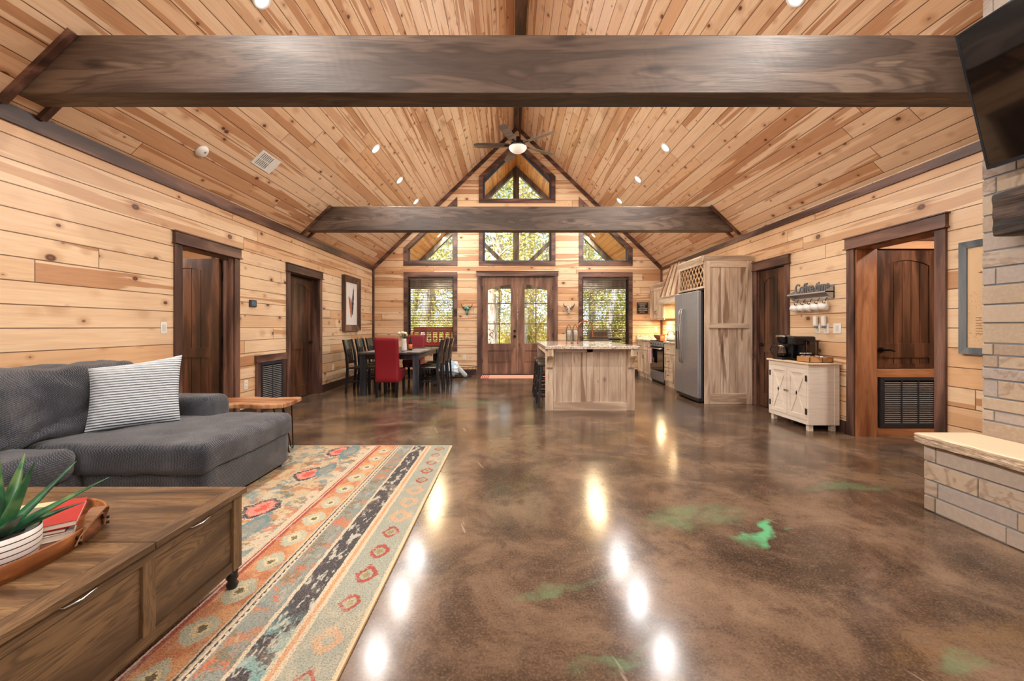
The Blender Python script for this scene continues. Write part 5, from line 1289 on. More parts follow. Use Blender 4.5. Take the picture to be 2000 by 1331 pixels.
# ---------------------------------------------------------------- kitchen island
isl = thing('kitchen_island', 'pale hickory kitchen island with a granite top and corner corbels', 'kitchen island', (1.15, 6.8, 0))
iy0, iy1 = 5.935, 7.72
obj('island_body', M().box(.82, 1.78, iy0+.03, iy1, .0, .898), m_hicky, isl)
obj('front_panel', M().box(.612, 1.142, iy0+.010, iy0+.03, .0, .898).box(1.146, 1.676, iy0+.010, iy0+.03, .0, .898), m_hickb, isl)
obj('panel_stile', M().box(.612, .655, iy0, iy0+.014, .13, .898).box(1.10, 1.188, iy0, iy0+.014, .13, .898).box(1.635, 1.676, iy0, iy0+.014, .13, .898), m_hick, isl, bevel=.002)
obj('bottom_rail', M().box(.612, 1.676, iy0-.008, iy0+.012, 0, .125), m_hickx, isl, bevel=.002)
obj('top_rail', M().box(.655, 1.635, iy0, iy0+.014, .845, .898), m_hickx, isl, bevel=.002)
for x0_, x1_ in ((.50, .61), (1.678, 1.79)):
    obj('corner_post', M().box(x0_, x1_, iy0-.012, iy0+.03, 0, .898), m_hick, isl, bevel=.003)
obj('corner_post', M().box(.50, .61, iy1-.04, iy1, 0, .898), m_hick, isl, bevel=.003)
obj('top_apron', M().box(.50, .82, iy1-.03, iy1, .80, .898).box(.50, .53, iy0+.03, iy1-.03, .83, .898), m_hickyl, isl)
for x in (.515, 1.69):
    pr = [(iy0-.012, .898), (iy0-.165, .898), (iy0-.165, .80), (iy0-.15, .78)] + [(iy0-.15+.11*math.sin(k/8*PI/2), .78-.15*(1-math.cos(k/8*PI/2))*1.0) for k in range(1, 9)] + [(iy0-.012, .60)]
    obj('corbel', M().prism(pr, 'x', x, x+.085), m_hicky, isl, bevel=.003)
cx_, cyy = (.48, 1.82), (5.755, 7.80)
sx0, sx1, sy0_, sy1_ = 1.27, 1.68, 6.55, 7.25
ic = thing('island_countertop', 'thick polished cream granite slab on the kitchen island', 'countertop', (1.15, 6.8, .899))
obj('slab', ring(M(), rect(sx0, sx1, sy0_, sy1_), rect(cx_[0], cx_[1], cyy[0], cyy[1]), 'z', .899, .942), m_gran, ic, bevel=.006)
sk_ = thing('island_sink', 'stainless undermount sink sunk in the island granite', 'sink', (1.475, 6.9, .75))
obj('basin', ring(M(), rect(sx0+.01, sx1-.01, sy0_+.01, sy1_-.01), rect(sx0-.003, sx1+.003, sy0_-.003, sy1_+.003), 'z', .74, .897).box(sx0, sx1, sy0_, sy1_, .735, .745), m_steel, sk_)
fa = thing('kitchen_faucet', 'copper gooseneck faucet arching over the island sink', 'faucet', (1.17, 6.85, .9425))
m_cop = plain('brushed copper', S(176, 120, 88), .28, 1)
fb = (1.13, 6.85)
obj('faucet_base', M().lathe([(.03, 0), (.03, .008), (.02, .012), (.017, .06), (.014, .07)], (fb[0], fb[1], .9425), 20), m_cop, fa)
arc = [(fb[0], fb[1], .95), (fb[0], fb[1], 1.18)] + [(fb[0]+.115-.115*math.cos(PI*k/12), fb[1], 1.20+.115*math.sin(PI*k/12)) for k in range(13)] + [(fb[0]+.232, fb[1], 1.15)]
obj('spout', M().tube(arc, .012, 12), m_cop, fa); obj('spray_head', M().cyl((fb[0]+.232, fb[1], 1.16), (fb[0]+.235, fb[1], 1.05), .016, .019, 16), m_cop, fa)
obj('faucet_handle', M().tube([(fb[0], fb[1], 1.0), (fb[0], fb[1]-.03, 1.005), (fb[0], fb[1]-.10, 1.03)], [.010, .008, .006]), m_cop, fa)
# lanterns
m_pew = plain('aged pewter', S(120, 112, 100), .35, .8); m_wax = plain('ivory wax', S(240, 226, 212), .6)
lan = None
for x, lab in ((.955, 'pointed metal candle lantern with a white pillar candle, farther from the faucet'), (1.06, 'pointed metal candle lantern with a white pillar candle, beside the faucet')):
    if lan is None:
        lan = thing('candle_lantern', lab, 'lantern', (x, 6.75, .9425), 0, 'candle lanterns on the island', local=True)
        f = M()
        for a in (-1, 1):
            for b in (-1, 1):
                f.tube([(a*.04, b*.04, .0), (a*.04, b*.04, .22), (a*.03, b*.03, .265), (0, 0, .315)], .004, 6); f.ell((a*.04, b*.04, .006), (.008, .008, .008), 8, 6)
        for z in (.035, .22):
            for q in (((-.04, -.04), (.04, -.04)), ((.04, -.04), (.04, .04)), ((.04, .04), (-.04, .04)), ((-.04, .04), (-.04, -.04))): f.tube([(*q[0], z), (*q[1], z)], .0035, 6)
        obj('lantern_frame', f, m_pew, lan); obj('base_plate', M().box(-.04, .04, -.04, .04, .033, .038), m_pew, lan)
        obj('glass_panes', M().box(-.038, .038, -.038, -.036, .04, .22).box(-.038, .038, .036, .038, .04, .22).box(-.038, -.036, -.036, .036, .04, .22).box(.036, .038, -.036, .036, .04, .22), m_glass, lan)
        obj('candle', M().lathe([(0, .038), (.030, .038), (.031, .20), (.026, .205), (0, .188)], (0, 0, 0), 24), m_wax, lan)
    else: dup(lan, (x, 6.75, .9425), None, lab)
# stools
sp = None
for y, lab in ((6.32, 'black backless bar stool nearest the front of the island'), (6.88, 'black backless bar stool in the middle of the island row'), (7.42, 'black backless bar stool farthest along the island toward the entry doors')):
    if sp is None:
        sp = thing('bar_stool', lab, 'stool', (.60, y, 0), 0, 'bar stools along the island', local=True)
        obj('seat', M().soft(-.18, .18, -.20, .20, .615, .655, .018, 10, lambda p, u: (p.x, p.y, p.z + .012*u.y*u.y*(1 if u.z > 0 else .6))), plain('dark stool seat', S(74, 62, 48), .4), sp)
        for a in (-1, 1):
            for b in (-1, 1):
                obj('leg', M().hexa([(a*.19-.017, b*.19-.017, 0), (a*.19+.017, b*.19-.017, 0), (a*.19+.017, b*.19+.017, 0), (a*.19-.017, b*.19+.017, 0), (a*.14-.019, b*.15-.019, .62), (a*.14+.019, b*.15-.019, .62), (a*.14+.019, b*.15+.019, .62), (a*.14-.019, b*.15+.019, .62)]), m_blackw, sp)
        for z, k in ((.17, .178), (.38, .162)):
            for q in (((-k, -k), (k, -k)), ((-k, k), (k, k)), ((-k, -k), (-k, k)), ((k, -k), (k, k))): obj('rung', M().tube([(*q[0], z), (*q[1], z)], .011, 8), m_blackw, sp)
        lb = sp
    else: dup(sp, (.60, y, 0), None, lab)

# ---------------------------------------------------------------- dining set
dt = thing('dining_table', 'weathered black dining table with square legs and clipped corners', 'table', (-2.17, 8.28, 0))
tx0, tx1, ty0, ty1, th_ = -2.74, -1.60, 7.22, 9.35, .757
mtb = wood('weathered black table', 'y', 'x', S(34, 34, 38), S(58, 60, 66), S(96, 96, 100), .25, knots=0, ring=.3, board=.19)
c = .09
obj('table_top', M().prism([(tx0+c, ty0), (tx1-c, ty0), (tx1, ty0+c), (tx1, ty1-c), (tx1-c, ty1), (tx0+c, ty1), (tx0, ty1-c), (tx0, ty0+c)], 'z', th_-.032, th_), mtb, dt, bevel=.004)
obj('apron', ring(M(), rect(tx0+.085, tx1-.085, ty0+.085, ty1-.085), rect(tx0+.068, tx1-.068, ty0+.078, ty1-.078), 'z', th_-.125, th_-.032), m_blackw, dt)
for x in (tx0+.05, tx1-.15):
    for y in (ty0+.06, ty1-.16):
        obj('leg', M().box(x, x+.10, y, y+.10, 0, th_-.032), wood('black leg', 'z', 'x', S(30, 32, 38), S(48, 52, 60), S(74, 78, 86), .35, knots=0, ring=.2) if x < -2.6 and y < 8 else bpy.data.materials['black leg'], dt, bevel=.005)
# black slatted chairs, local frame: faces +x, back at x = -.22
def slat_chair(lab, loc, rot):
    o = thing('dining_chair', lab, 'chair', loc, rot, 'black slat-back chairs at the dining table', local=True)
    obj('seat', M().soft(-.21, .23, -.22, .22, .44, .475, .012, 6), m_blackw, o)
    for b in (-1, 1):
        obj('leg', M().box(.18, .22, b*.20-.02, b*.20+.02, 0, .44), m_blackw, o, bevel=.003)
        q = []
        for x, z, w in ((-.235, 0, .018), (-.205, .44, .022), (-.225, .70, .02), (-.285, .98, .017)):
            q += [(x-w, b*.20-.018, z), (x+w, b*.20-.018, z), (x+w, b*.20+.018, z), (x-w, b*.20+.018, z)]
        fs = [(0, 3, 2, 1), (12, 13, 14, 15)] + [(k*4+j, k*4+(j+1) % 4, k*4+4+(j+1) % 4, k*4+4+j) for k in range(3) for j in range(4)]
        obj('leg', M().add(q, fs), m_blackw, o, bevel=.003)
    cr = M(); K = 8
    def curve(za, zb_, xa, xb, dep=.016):
        for k in range(K):
            ya, yb = -.19+.38*k/K, -.19+.38*(k+1)/K; oa, ob = -.02*(1-(ya/.19)**2), -.02*(1-(yb/.19)**2)
            cr.hexa([(xa+oa, ya, za), (xa+oa+dep, ya, za), (xa+ob+dep, yb, za), (xa+ob, yb, za), (xb+oa, ya, zb_), (xb+oa+dep, ya, zb_), (xb+ob+dep, yb, zb_), (xb+ob, yb, zb_)])
    curve(.80, .975, -.255, -.295); obj('crest_rail', cr, m_glossb, o)
    cr = M(); curve(.53, .58, -.222, -.228); obj('lower_rail', cr, m_blackw, o)
    for y in (-.12, -.04, .04, .12):
        obj('back_slat', M().hexa([(-.236, y-.022, .57), (-.224, y-.022, .57), (-.224, y+.022, .57), (-.236, y+.022, .57), (-.272, y-.022, .81), (-.26, y-.022, .81), (-.26, y+.022, .81), (-.272, y+.022, .81)]), m_blackw, o)
    for q in (((-.20, -.2), (.2, -.2)), ((-.20, .2), (.2, .2))): obj('side_rung', M().box(q[0][0], q[1][0], q[0][1]-.01, q[0][1]+.01, .20, .23), m_blackw, o)
    return o
m_glossb = plain('glossy black lacquer', S(20, 20, 22), .12, coat=.5)
ch = slat_chair('black slat-back chair on the wall side of the table, nearest the camera', (-2.78, 7.68, 0), 0)
for loc, rot, lab in (((-2.78, 8.27, 0), 0, 'black slat-back chair on the wall side of the table, middle of the row'), ((-2.78, 8.86, 0), 0, 'black slat-back chair on the wall side of the table, nearest the window'),
                      ((-1.55, 7.68, 0), PI, 'black slat-back chair on the open side of the table, nearest the camera'), ((-1.55, 8.27, 0), PI, 'black slat-back chair on the open side of the table, middle of the row'), ((-1.55, 8.86, 0), PI, 'black slat-back chair on the open side of the table, nearest the window')):
    dup(ch, loc, rot, lab)
mred = plain('red faux leather', S(128, 18, 32), .38)
def parson(lab, loc, rot):
    o = thing('parsons_chair', lab, 'chair', loc, rot, 'red upholstered end chairs', local=True)      # faces +y
    obj('backrest', M().soft(-.203, .203, -.05, .04, .26, 1.035, .03, 14, lambda p, u: (p.x, p.y - .05*max(0, (p.z-.5)/.5)**1.5, p.z)), mred, o)
    sm_ = M(); pr = [(0, .27), (0, .475), (.44, .475), (.46, .45), (.46, .37)] + [(.46-.36*k/8, .37-.10*math.sin(k/8*PI/2)) for k in range(1, 8)]
    sm_.prism(pr, 'x', -.203, .203); obj('seat', sm_, mred, o, bevel=.015, seg=3)
    for x in (-.17, .17):
        obj('leg', M().hexa([(x-.018, -.05, 0), (x+.018, -.05, 0), (x+.018, -.012, 0), (x-.018, -.012, 0), (x-.024, -.035, .29), (x+.024, -.035, .29), (x+.024, .02, .29), (x-.024, .02, .29)]), m_blackw, o)
        obj('leg', M().hexa([(x-.016, .40, 0), (x+.016, .40, 0), (x+.016, .435, 0), (x-.016, .435, 0), (x-.024, .39, .38), (x+.024, .39, .38), (x+.024, .44, .38), (x-.024, .44, .38)]), m_blackw, o)
    return o
pc1 = parson('red upholstered high-back chair at the near end of the dining table', (-2.125, 7.04, 0), 0)
dup(pc1, (-2.24, 9.66, 0), PI, 'red upholstered high-back chair at the window end of the dining table')
# on the table
vs = thing('flower_vase', 'white vase of pale roses with green leaves on the dining table', 'vase', (-2.02, 7.75, th_), local=True)
vs.scale = (1.25, 1.25, 1.3)
obj('vase_body', M().lathe([(0, 0), (.035, 0), (.04, .02), (.038, .10), (.03, .15), (.036, .18), (.032, .18), (.026, .15), (0, .14)], (0, 0, 0), 24), plain('white ceramic vase', S(232, 228, 224), .25), vs)
rr = random.Random(9); mpet = plain('cream petals', S(236, 222, 196), .7); mlf = plain('leaf green', S(70, 96, 58), .5)
for k in range(7):
    a = rr.random()*6.28; d = .02+rr.random()*.06; x, y, z = d*math.cos(a), d*math.sin(a), .21+rr.random()*.06
    st_ = obj('stem', M().tube([(0, 0, .16), (x*.6, y*.6, .19), (x, y, z)], .003, 6), mlf, vs)
    obj('bloom', M().ell((x, y, z+.012), (.028, .028, .022), 12, 8, lambda p: 1+.14*math.sin(9*math.atan2(p.y, p.x)+p.z*6)), mpet, st_)
lfm = M()
for k in range(9):
    a = rr.random()*6.28; d = .05+rr.random()*.05; c_ = Vector((d*math.cos(a), d*math.sin(a), .19+rr.random()*.05)); u_ = Vector((math.cos(a), math.sin(a), rr.uniform(-.3, .5)))*.04; w_ = Vector((-math.sin(a), math.cos(a), 0))*.015
    lfm.add([c_-u_, c_+w_, c_+u_, c_-w_], [(0, 1, 2, 3)])
obj('foliage', lfm, mlf, vs, fix=False)
bo = thing('table_bottle', 'dark bottle with an orange label beside the flower vase', 'bottle', (-1.93, 7.86, th_), local=True)
bo.scale = (1, 1, 1.15)
obj('bottle_glass', M().lathe([(0, 0), (.034, 0), (.036, .01), (.036, .13), (.014, .18), (.013, .23), (0, .23)], (0, 0, 0), 24), plain('dark bottle', S(34, 26, 20), .15), bo)
obj('bottle_label', M().lathe([(.0365, .03), (.037, .03), (.037, .11), (.0365, .11)], (0, 0, 0), 24), plain('orange label', S(214, 120, 70), .5), bo)
pm = None
for x, y, lab in ((-1.82, 7.68, 'grey placemat before the near open-side dining chair'), (-1.82, 8.27, 'grey placemat before the middle open-side dining chair'), (-2.5, 7.68, 'grey placemat before the near wall-side dining chair')):
    if pm is None:
        pm = thing('placemat', lab, 'placemat', (x, y, th_+.0005), 0, 'placemats on the dining table', local=True); obj('mat_weave', M().box(-.15, .15, -.2, .2, 0, .004), plain('grey woven mat', S(150, 146, 140), .8), pm)
    else: dup(pm, (x, y, th_+.0005), None, lab)

# ---------------------------------------------------------------- door mat, wire basket
t = Mt('terracotta door mat', .9); x, y, z = t.xyz(); s_ = (x.abs()).gt(.60)*((x*22.0).frac().lt(.5)); t.set('Base Color', t.mix(s_, S(226, 168, 140), S(176, 70, 56)))
dm = thing('door_mat', 'pale terracotta mat with red end stripes at the double entry doors', 'door mat', (.08, 9.92, .001), local=True)
obj('mat', M().box(-.80, .80, -.29, .29, 0, .012), t.m, dm)
wb = thing('wire_basket', 'dark oval wire basket holding blankets beside the entry doors', 'basket', (-1.24, 9.98, 0), local=True)
rx_, ry_ = .42, .24; w_ = M()
def ov(k, z): return [(math.cos(2*PI*i/36)*rx_*k, math.sin(2*PI*i/36)*ry_*k, z) for i in range(36)]
for k, z, r in ((.66, .006, .004), (.80, .09, .003), (.90, .17, .003), (1.0, .25, .006)): w_.tube(ov(k, z), r, 6, True)
for i in range(0, 36, 2):
    w_.tube([ov(.66, .006)[i], ov(.80, .09)[i], ov(.9, .17)[i], ov(1.0, .25)[i]], .0025, 5)
for i in range(-3, 4): w_.tube([(i*.08, -.15, .006), (i*.08, .15, .006)], .0025, 5)
obj('wire_frame', w_, m_black, wb)
def blanket(name, col1, col2, freq):
    t = Mt(name, .95); x, y, z = t.xyz(); n = t.noise(t.comb(x*3.0, y*3.0, z*3.0), 3.0, 4); b = ((x*freq + n*2.0).sin())
    t.set('Base Color', t.mix(b.sm(-.2, .2), col1, col2)); t.bump(n, .8, .02); return t.m
bl = thing('rolled_blanket', 'bundled pale blue and white blanket spilling from the wire basket', 'blanket', (-1.50, 9.78, .012), local=True)
def bf(p):
    a = math.atan2(p.z, p.x); return 1 + .07*math.sin(a*9+p.y*3) + .05*math.sin(a*17+1) + .04*math.sin(p.x*11)
obj('blanket_folds', M().ell((0, 0, .18), (.30, .19, .18), 48, 26, bf).ell((.05, .06, .30), (.2, .1, .09), 24, 14, bf), blanket('blue white blanket', S(158, 186, 208), S(230, 234, 236), 34.0), bl)
b2 = thing('striped_throw', 'white throw with blue checks draped over the basket rim', 'blanket', (-1.14, 9.74, .012), local=True)
mm = M().soft(-.055, .055, -.05, .05, 0, .42, .045, 12); mm.xform(Matrix.Translation((.10, 0, .05)) @ Matrix.Rotation(-.75, 4, 'Y')); 
t = Mt('checked throw', .95); x, y, z = t.xyz(); l = ((z*1.0 + x*.93)*150.0).sin(); k = ((x - z*.93)*150.0).sin(); t.set('Base Color', t.mix((l*k).sm(-.1, .3), S(228, 232, 232), S(92, 128, 148)))
mm.v = [(x-.02, y, z-.02) for x, y, z in mm.v]; zmin = min(v[2] for v in mm.v); mm.v = [(x, y, z-zmin) for x, y, z in mm.v]
obj('throw', mm, t.m, b2)

# ---------------------------------------------------------------- window blinds
mslat = plain('brown blind slats', S(78, 60, 50), .45)
def blind(lab, x0, x1, z0, z1):
    o = thing('window_blind', lab, 'blind', ((x0+x1)/2, YB+.045, z1), group='wooden slat blinds')
    obj('headrail', M().box(x0, x1, YB+.015, YB+.07, z1-.05, z1), mslat, o)
    s = M(); n = int((z1-z0-.1)/.042)
    for i in range(n):
        z = z1-.08-i*.042; s.hexa([(x0, YB+.02, z-.009), (x1, YB+.02, z-.009), (x1, YB+.068, z+.006), (x0, YB+.068, z+.006), (x0, YB+.02, z-.006), (x1, YB+.02, z-.006), (x1, YB+.068, z+.009), (x0, YB+.068, z+.009)])
    obj('slats', s, mslat, o); obj('bottom_rail', M().box(x0, x1, YB+.02, YB+.068, z0+.005, z0+.028), mslat, o)
    c = M()
    for f in (.12, .5, .88): c.cyl((x0+(x1-x0)*f, YB+.019, z0+.02), (x0+(x1-x0)*f, YB+.019, z1-.04), .0015, n=5)
    obj('ladder_cord', c, m_black, o)
blind('brown slat blind in the window behind the dining table', -2.60, -1.465, .722, 2.466)
blind('brown slat blind in the window behind the kitchen faucet', 1.815, 2.965, .722, 2.466)

# ---------------------------------------------------------------- porch
m_pdk = wood('porch timber', 'z', 'x', S(52, 54, 60), S(84, 86, 94), S(116, 116, 122), .5, knots=.3)
PY = 13.0
struct('porch_floor', M().box(-5.2, 5.6, YB+.17, PY+.5, -.12, -.02), plain('porch slab', S(168, 156, 142), .7))
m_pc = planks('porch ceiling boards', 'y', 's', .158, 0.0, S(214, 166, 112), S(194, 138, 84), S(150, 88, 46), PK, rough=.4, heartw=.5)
struct('porch_roof', roof(XL-.9, XC, YB+.17, PY+.25), m_pc); struct('porch_roof', roof(XC, XR+.9, YB+.17, PY+.25), m_pc)
pt = struct('porch_beam', M().box(XL-.3, XR+.3, PY-.1, PY+.1, 2.43, 2.70), m_pdk)
m = M()
for sg in (-1, 1):
    xe = XC+sg*(HW+.6); zz = ZR-(HW+.6)*SL; m.prism([(XC, ZR-.01), (xe, zz-.01), (xe, zz-.20), (XC, ZR-.20)], 'y', PY-.08, PY+.08)
    m.prism([(XC, 2.78), (XC, 2.94), (XC+sg*1.75, 4.62), (XC+sg*1.75, 4.46)], 'y', PY-.06, PY+.06)
m.box(XC-.095, XC+.095, PY-.09, PY+.09, 2.70, ZR-.1)
struct('porch_truss', m, m_pdk)
for x in (XL-.1, XR+.1):
    struct('porch_post', M().box(x-.1, x+.1, PY-.1, PY+.1, -.02, 2.43), m_pdk)
# red bench
mrb = plain('red painted metal', S(186, 32, 36), .4)
rb = thing('porch_bench', 'red metal porch bench with arched cut-outs behind the dining window', 'bench', (-2.1, 12.0, -.02))
bx0, bx1, by = -2.88, -1.60, 12.1
fr_ = M().box(bx0, bx1, by, by+.03, 1.07, 1.20).box(bx0, bx1, by, by+.03, .62, .74)
n = 7; w = (bx1-bx0)/n
for i in range(n+1): fr_.box(bx0+i*w-.025, bx0+i*w+.025, by, by+.03, .74, 1.07)
for i in range(n):
    c0 = bx0+(i+.5)*w
    for k in range(8):
        a0_, a1_ = PI*k/8, PI*(k+1)/8
        for sg, zz in ((1, .99), (-1, .82)):
            p, q = (c0+math.cos(a0_)*w*.42, zz+sg*math.sin(a0_)*w*.42), (c0+math.cos(a1_)*w*.42, zz+sg*math.sin(a1_)*w*.42); ze = 1.07 if sg > 0 else .74
            fr_.prism([p, q, (q[0], ze), (p[0], ze)], 'y', by+.004, by+.026)
    fr_.box(c0-.03, c0+.03, by+.005, by+.025, .84, .90)
obj('bench_back', fr_, mrb, rb); obj('bench_seat', M().box(bx0, bx1, by-.45, by, .40, .43), mrb, rb, bevel=.005)
for x in (bx0, bx1-.05):
    obj('bench_arm', M().box(x, x+.05, by-.45, by, .62, .66), mrb, rb)
    for y in (by-.45, by-.02): obj('leg', M().box(x, x+.05, y, y+.05, -.02, .63), mrb, rb)
gr = thing('porch_grill', 'stainless outdoor grill with a dark side shelf behind the kitchen window', 'grill', (2.5, 12.1, -.02))
gm = plain('grill bronze lid', S(120, 96, 78), .3, .6)
obj('grill_lid', M().box(2.28, 2.84, 11.9, 12.35, .86, 1.10), gm, gr, bevel=.05, seg=4); obj('lid_handle', M().cyl((2.34, 11.86, .93), (2.78, 11.86, .93), .014), m_chrome, gr)
obj('firebox', M().box(2.28, 2.84, 11.9, 12.35, .74, .85), m_steel, gr); obj('grill_cart', M().box(2.31, 2.81, 11.93, 12.33, .02, .74), m_black, gr)
obj('side_shelf', M().box(2.85, 3.22, 11.92, 12.33, .82, .86), m_black, gr); obj('side_burner_lid', M().box(2.90, 3.18, 11.96, 12.29, .86, .90), gm, gr, bevel=.01)
# ground
t = Mt('leaf litter', .95); x, y, z = t.xyz(); n = t.noise(t.comb(x, y, z), .7, 5, .7); n2 = t.noise(t.comb(x, y, z), 9.0, 4, .7)
t.set('Base Color', t.mix(n2.sm(.4, .6)*.6, t.ramp(n.sm(.3, .7), [(0, S(150, 118, 70)), (.5, S(196, 160, 96)), (1, S(150, 156, 90))]), S(118, 84, 50)))
struct('ground', M().box(-45, 45, YB+.15, 70, -.4, -.14), t.m)
# trees
def bark_mat():
    t = Mt('pale bark', .9); x, y, z = t.xyz(); n = t.noise(t.comb(x*12.0, y*12.0, z*2.2), 1.0, 4, .65); t.set('Base Color', t.ramp(n.sm(.3, .7), [(0, S(116, 104, 94)), (1, S(206, 198, 188))])); t.bump(n, .7, .03); return t.m
m_bark = bark_mat()
def leaves_mat(name, cols):
    t = Mt(name, .7); r = t.island(); t.set('Base Color', t.ramp(r, [(i/(len(cols)-1), c) for i, c in enumerate(cols)])); t.set('Subsurface Weight', 0.0)
    nt = t.nt; tl = nt.nodes.new('ShaderNodeBsdfTranslucent'); mx = nt.nodes.new('ShaderNodeMixShader'); mx.inputs[0].default_value = .5
    src = t.p.inputs['Base Color'].links[0].from_socket; nt.links.new(src, tl.inputs[0]); nt.links.new(t.p.outputs[0], mx.inputs[1]); nt.links.new(tl.outputs[0], mx.inputs[2])
    out = [q for q in nt.nodes if q.type == 'OUTPUT_MATERIAL'][0]; nt.links.new(mx.outputs[0], out.inputs[0]); return t.m
m_lv = [leaves_mat('golden green leaves', [S(226, 206, 118), S(196, 196, 112), S(240, 224, 150), S(164, 172, 96), S(214, 180, 110)]), leaves_mat('green leaves', [S(140, 160, 78), S(186, 188, 96), S(110, 136, 66), S(214, 200, 110)])]
def tree(label, loc, h, r, crown, nleaf, lm, low, seed, group):
    rr = random.Random(seed); o = thing('tree', label, 'tree', loc, rr.random()*6, group, local=True)
    tr_ = M(); pts = [(rr.uniform(-.1, .1)*k, rr.uniform(-.1, .1)*k, h*k/8 - .2*(k == 0)) for k in range(9)]
    tr_.tube(pts, [r*(1-.075*k) for k in range(9)], 12); tips = []
    for b in range(18):
        z = h*(low + (1-low)*rr.random()); a = rr.random()*6.28; L = crown*rr.uniform(.5, 1.0); p0 = Vector((0, 0, z)); d = Vector((math.cos(a), math.sin(a), rr.uniform(.1, .6))).normalized()
        q = [p0 + d*L*k/4 + Vector((0, 0, -.1*k*k/16*L)) + Vector((rr.uniform(-.1, .1), rr.uniform(-.1, .1), rr.uniform(-.1, .1)))*k*.4 for k in range(5)]
        tr_.tube(q, [r*.28*(1-.2*k) for k in range(5)], 6); tips += q[1:]
        for s_ in range(2):
            e = q[rr.randint(1, 4)]; dd = Vector((rr.uniform(-1, 1), rr.uniform(-1, 1), rr.uniform(-.2, .8)))*L*.4; tr_.tube([e, e+dd*.5, e+dd], [r*.1, r*.07, r*.03], 5); tips += [e+dd*.5, e+dd]
    obj('trunk', tr_, m_bark, o)
    lv = M(); sg = crown*.17
    for k in range(nleaf):
        tp_ = rr.choice(tips)
        if tp_.z > h*.42 and rr.random() < .6: tp_ = rr.choice(tips)
        c_ = tp_ + Vector((rr.gauss(0, sg), rr.gauss(0, sg), rr.gauss(0, sg))); u_ = Vector((rr.gauss(0, 1), rr.gauss(0, 1), rr.gauss(0, 1))).normalized(); v_ = u_.orthogonal().normalized(); s_ = rr.uniform(.04, .09)
        lv.add([c_-u_*s_, c_+v_*s_*.6, c_+u_*s_, c_-v_*s_*.6], [(0, 1, 2, 3)])
    obj('foliage', lv, lm, o, fix=False); return o
protos = [tree('pale-barked tall tree with golden leaves, the thick trunk behind the left entry door pane', (-.75, 16.5, -.15), 12, .24, 3.2, 5200, m_lv[0], .2, 1, 'trees beyond the porch'),
          tree('pale-barked tall tree with a straight trunk behind the dining window', (-3.55, 17.0, -.15), 12, .22, 3.0, 5200, m_lv[0], .25, 2, 'trees beyond the porch'),
          tree('slim tree with greener leaves seen through the kitchen window', (4.2, 17.5, -.15), 11, .14, 3.0, 5200, m_lv[1], .15, 3, 'trees beyond the porch')]
for b in (.0,):
    shp = M(); rr = random.Random(21)
sh0 = thing('shrub', 'low golden shrub near the porch edge in front of the trees', 'shrub', (-2.2, 15.5, -.15), 0, 'shrubs beyond the porch', local=True)
rr = random.Random(33); br = M(); lv = M()
for k in range(26):
    a = rr.random()*6.28; d = Vector((math.cos(a)*rr.uniform(.1, .7), math.sin(a)*rr.uniform(.1, .7), 1)).normalized()*rr.uniform(1.0, 2.3); br.tube([(0, 0, 0), d*.5, d], [.015, .01, .004], 5)
    for j in range(110):
        c_ = d*rr.uniform(.3, 1.05) + Vector((rr.gauss(0, .16), rr.gauss(0, .16), rr.gauss(0, .16))); u_ = Vector((rr.gauss(0, 1), rr.gauss(0, 1), rr.gauss(0, 1))).normalized(); v_ = u_.orthogonal().normalized(); s_ = rr.uniform(.03, .06); lv.add([c_-u_*s_, c_+v_*s_*.6, c_+u_*s_, c_-v_*s_*.6], [(0, 1, 2, 3)])
obj('stem', br, m_bark, sh0); obj('foliage', lv, m_lv[0], sh0, fix=False)
rr = random.Random(77)
spots = [(1.9, 18.5), (3.1, 20.5), (-5.6, 19.5), (-2.3, 21), (.7, 22.0), (6.2, 20.2), (2.6, 24.5), (-4.6, 24.0), (-.9, 25.5), (5.0, 25.0), (8.3, 24.5), (-8.0, 23.0), (-6.6, 28.0), (1.5, 29.0), (-2.6, 30.0), (4.6, 31.0), (9.5, 30.0), (-10.5, 30.0), (.2, 35.0), (7.2, 36.0), (-7.0, 36.0)]
for i, (x, y) in enumerate(spots):
    o = dup(protos[i % 3], (x, y, -.15), rr.random()*6, 'slender woodland tree standing back among the others beyond the porch')
    s_ = rr.uniform(.85, 1.3); o.scale = (s_, s_, s_)
for i in range(16):
    x = -9+18*(i+.5)/16 + rr.uniform(-.4, .4); y = 17.5+rr.random()*6
    o = dup(sh0, (x, y, -.15), rr.random()*6, 'low golden shrub growing between the woodland trees'); s_ = rr.uniform(.8, 1.5); o.scale = (s_, s_, s_)
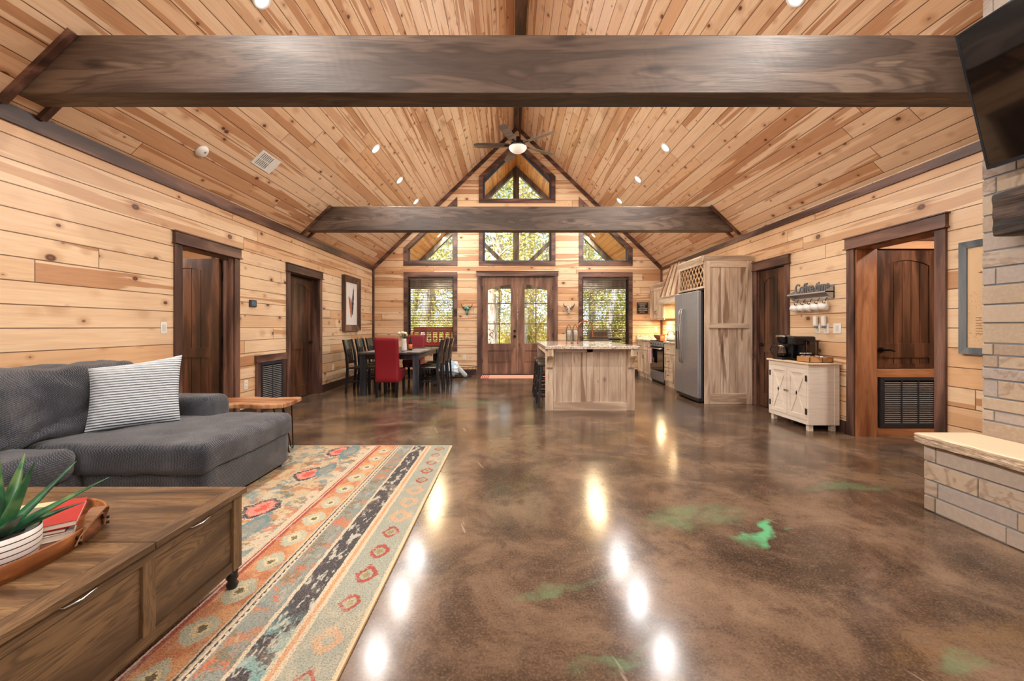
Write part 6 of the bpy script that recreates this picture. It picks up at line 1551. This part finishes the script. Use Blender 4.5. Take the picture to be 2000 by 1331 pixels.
# ---------------------------------------------------------------- recessed lights
def can(x, y, label, vis=True):
    s = -1 if x > XC else 1
    z = zc(x); nrm = Vector((s*SL, 0, -1)).normalized()
    o = thing('recessed_light', label, 'ceiling light', (x, y, z), group='recessed ceiling lights', local=True)
    o.rotation_euler = Vector((0, 0, -1)).rotation_difference(nrm).to_euler()
    obj('trim_ring', M().lathe([(.062, -.001), (.066, -.009), (.085, -.008), (.09, 0)], (0, 0, 0), 28), m_white, o, fix=True)
    obj('lens', M().lathe([(.0, -.004), (.062, -.004), (.062, -.002)], (0, 0, 0), 28), m_lens, o)
    lamp('lamp', 'AREA', (0, 0, -.012), CAN_W, CAN_COL, o, size=.12)
m_lens = plain('lit lens', S(255, 244, 225), .5, emit=(1, .85, .65, 1), es=14)
m_lensw = plain('warm lit lens', S(255, 220, 160), .5, emit=(1, .66, .30, 1), es=14)
for x, side in ((-2.155, 'left'), (2.46, 'right')):
    for i, y in enumerate((3.54, 5.02, 6.52, 7.92, 9.27, 2.05, .6, -.9, -2.3)):
        can(x, y, ['small recessed light high on the %s slope before the big near beam', 'small recessed light on the %s slope just past the big beam', 'lit recessed light on the %s slope, first of three between the beams and gable', 'lit recessed light on the %s slope, middle of the far three', 'lit recessed light on the %s slope closest to the gable wall',
            'round recessed light on the %s slope behind the near beam', 'round recessed light on the %s slope over the camera', 'round recessed light on the %s slope behind the camera', 'round recessed light on the %s slope by the rear wall'][i] % side)

for x, y, lab in ((-2.2, 11.6, 'warm porch ceiling light seen through the left sloped window, nearer the glass'), (-2.2, 12.5, 'warm porch ceiling light seen through the left sloped window, farther out'), (2.52, 11.6, 'warm porch ceiling light seen through the right sloped window, nearer the glass'), (2.52, 12.5, 'warm porch ceiling light seen through the right sloped window, farther out')):
    s = -1 if x > XC else 1
    o = thing('porch_light', lab, 'ceiling light', (x, y, zc(x)), group='porch ceiling lights', local=True)
    o.rotation_euler = Vector((0, 0, -1)).rotation_difference(Vector((s*SL, 0, -1)).normalized()).to_euler()
    obj('trim_ring', M().lathe([(.062, -.001), (.066, -.009), (.085, -.008), (.09, 0)], (0, 0, 0), 28), m_white, o); obj('lens', M().lathe([(.0, -.004), (.062, -.004), (.062, -.002)], (0, 0, 0), 28), m_lensw, o)
    lamp('lamp', 'AREA', (0, 0, -.012), 60, (1, .74, .42), o, size=.12)
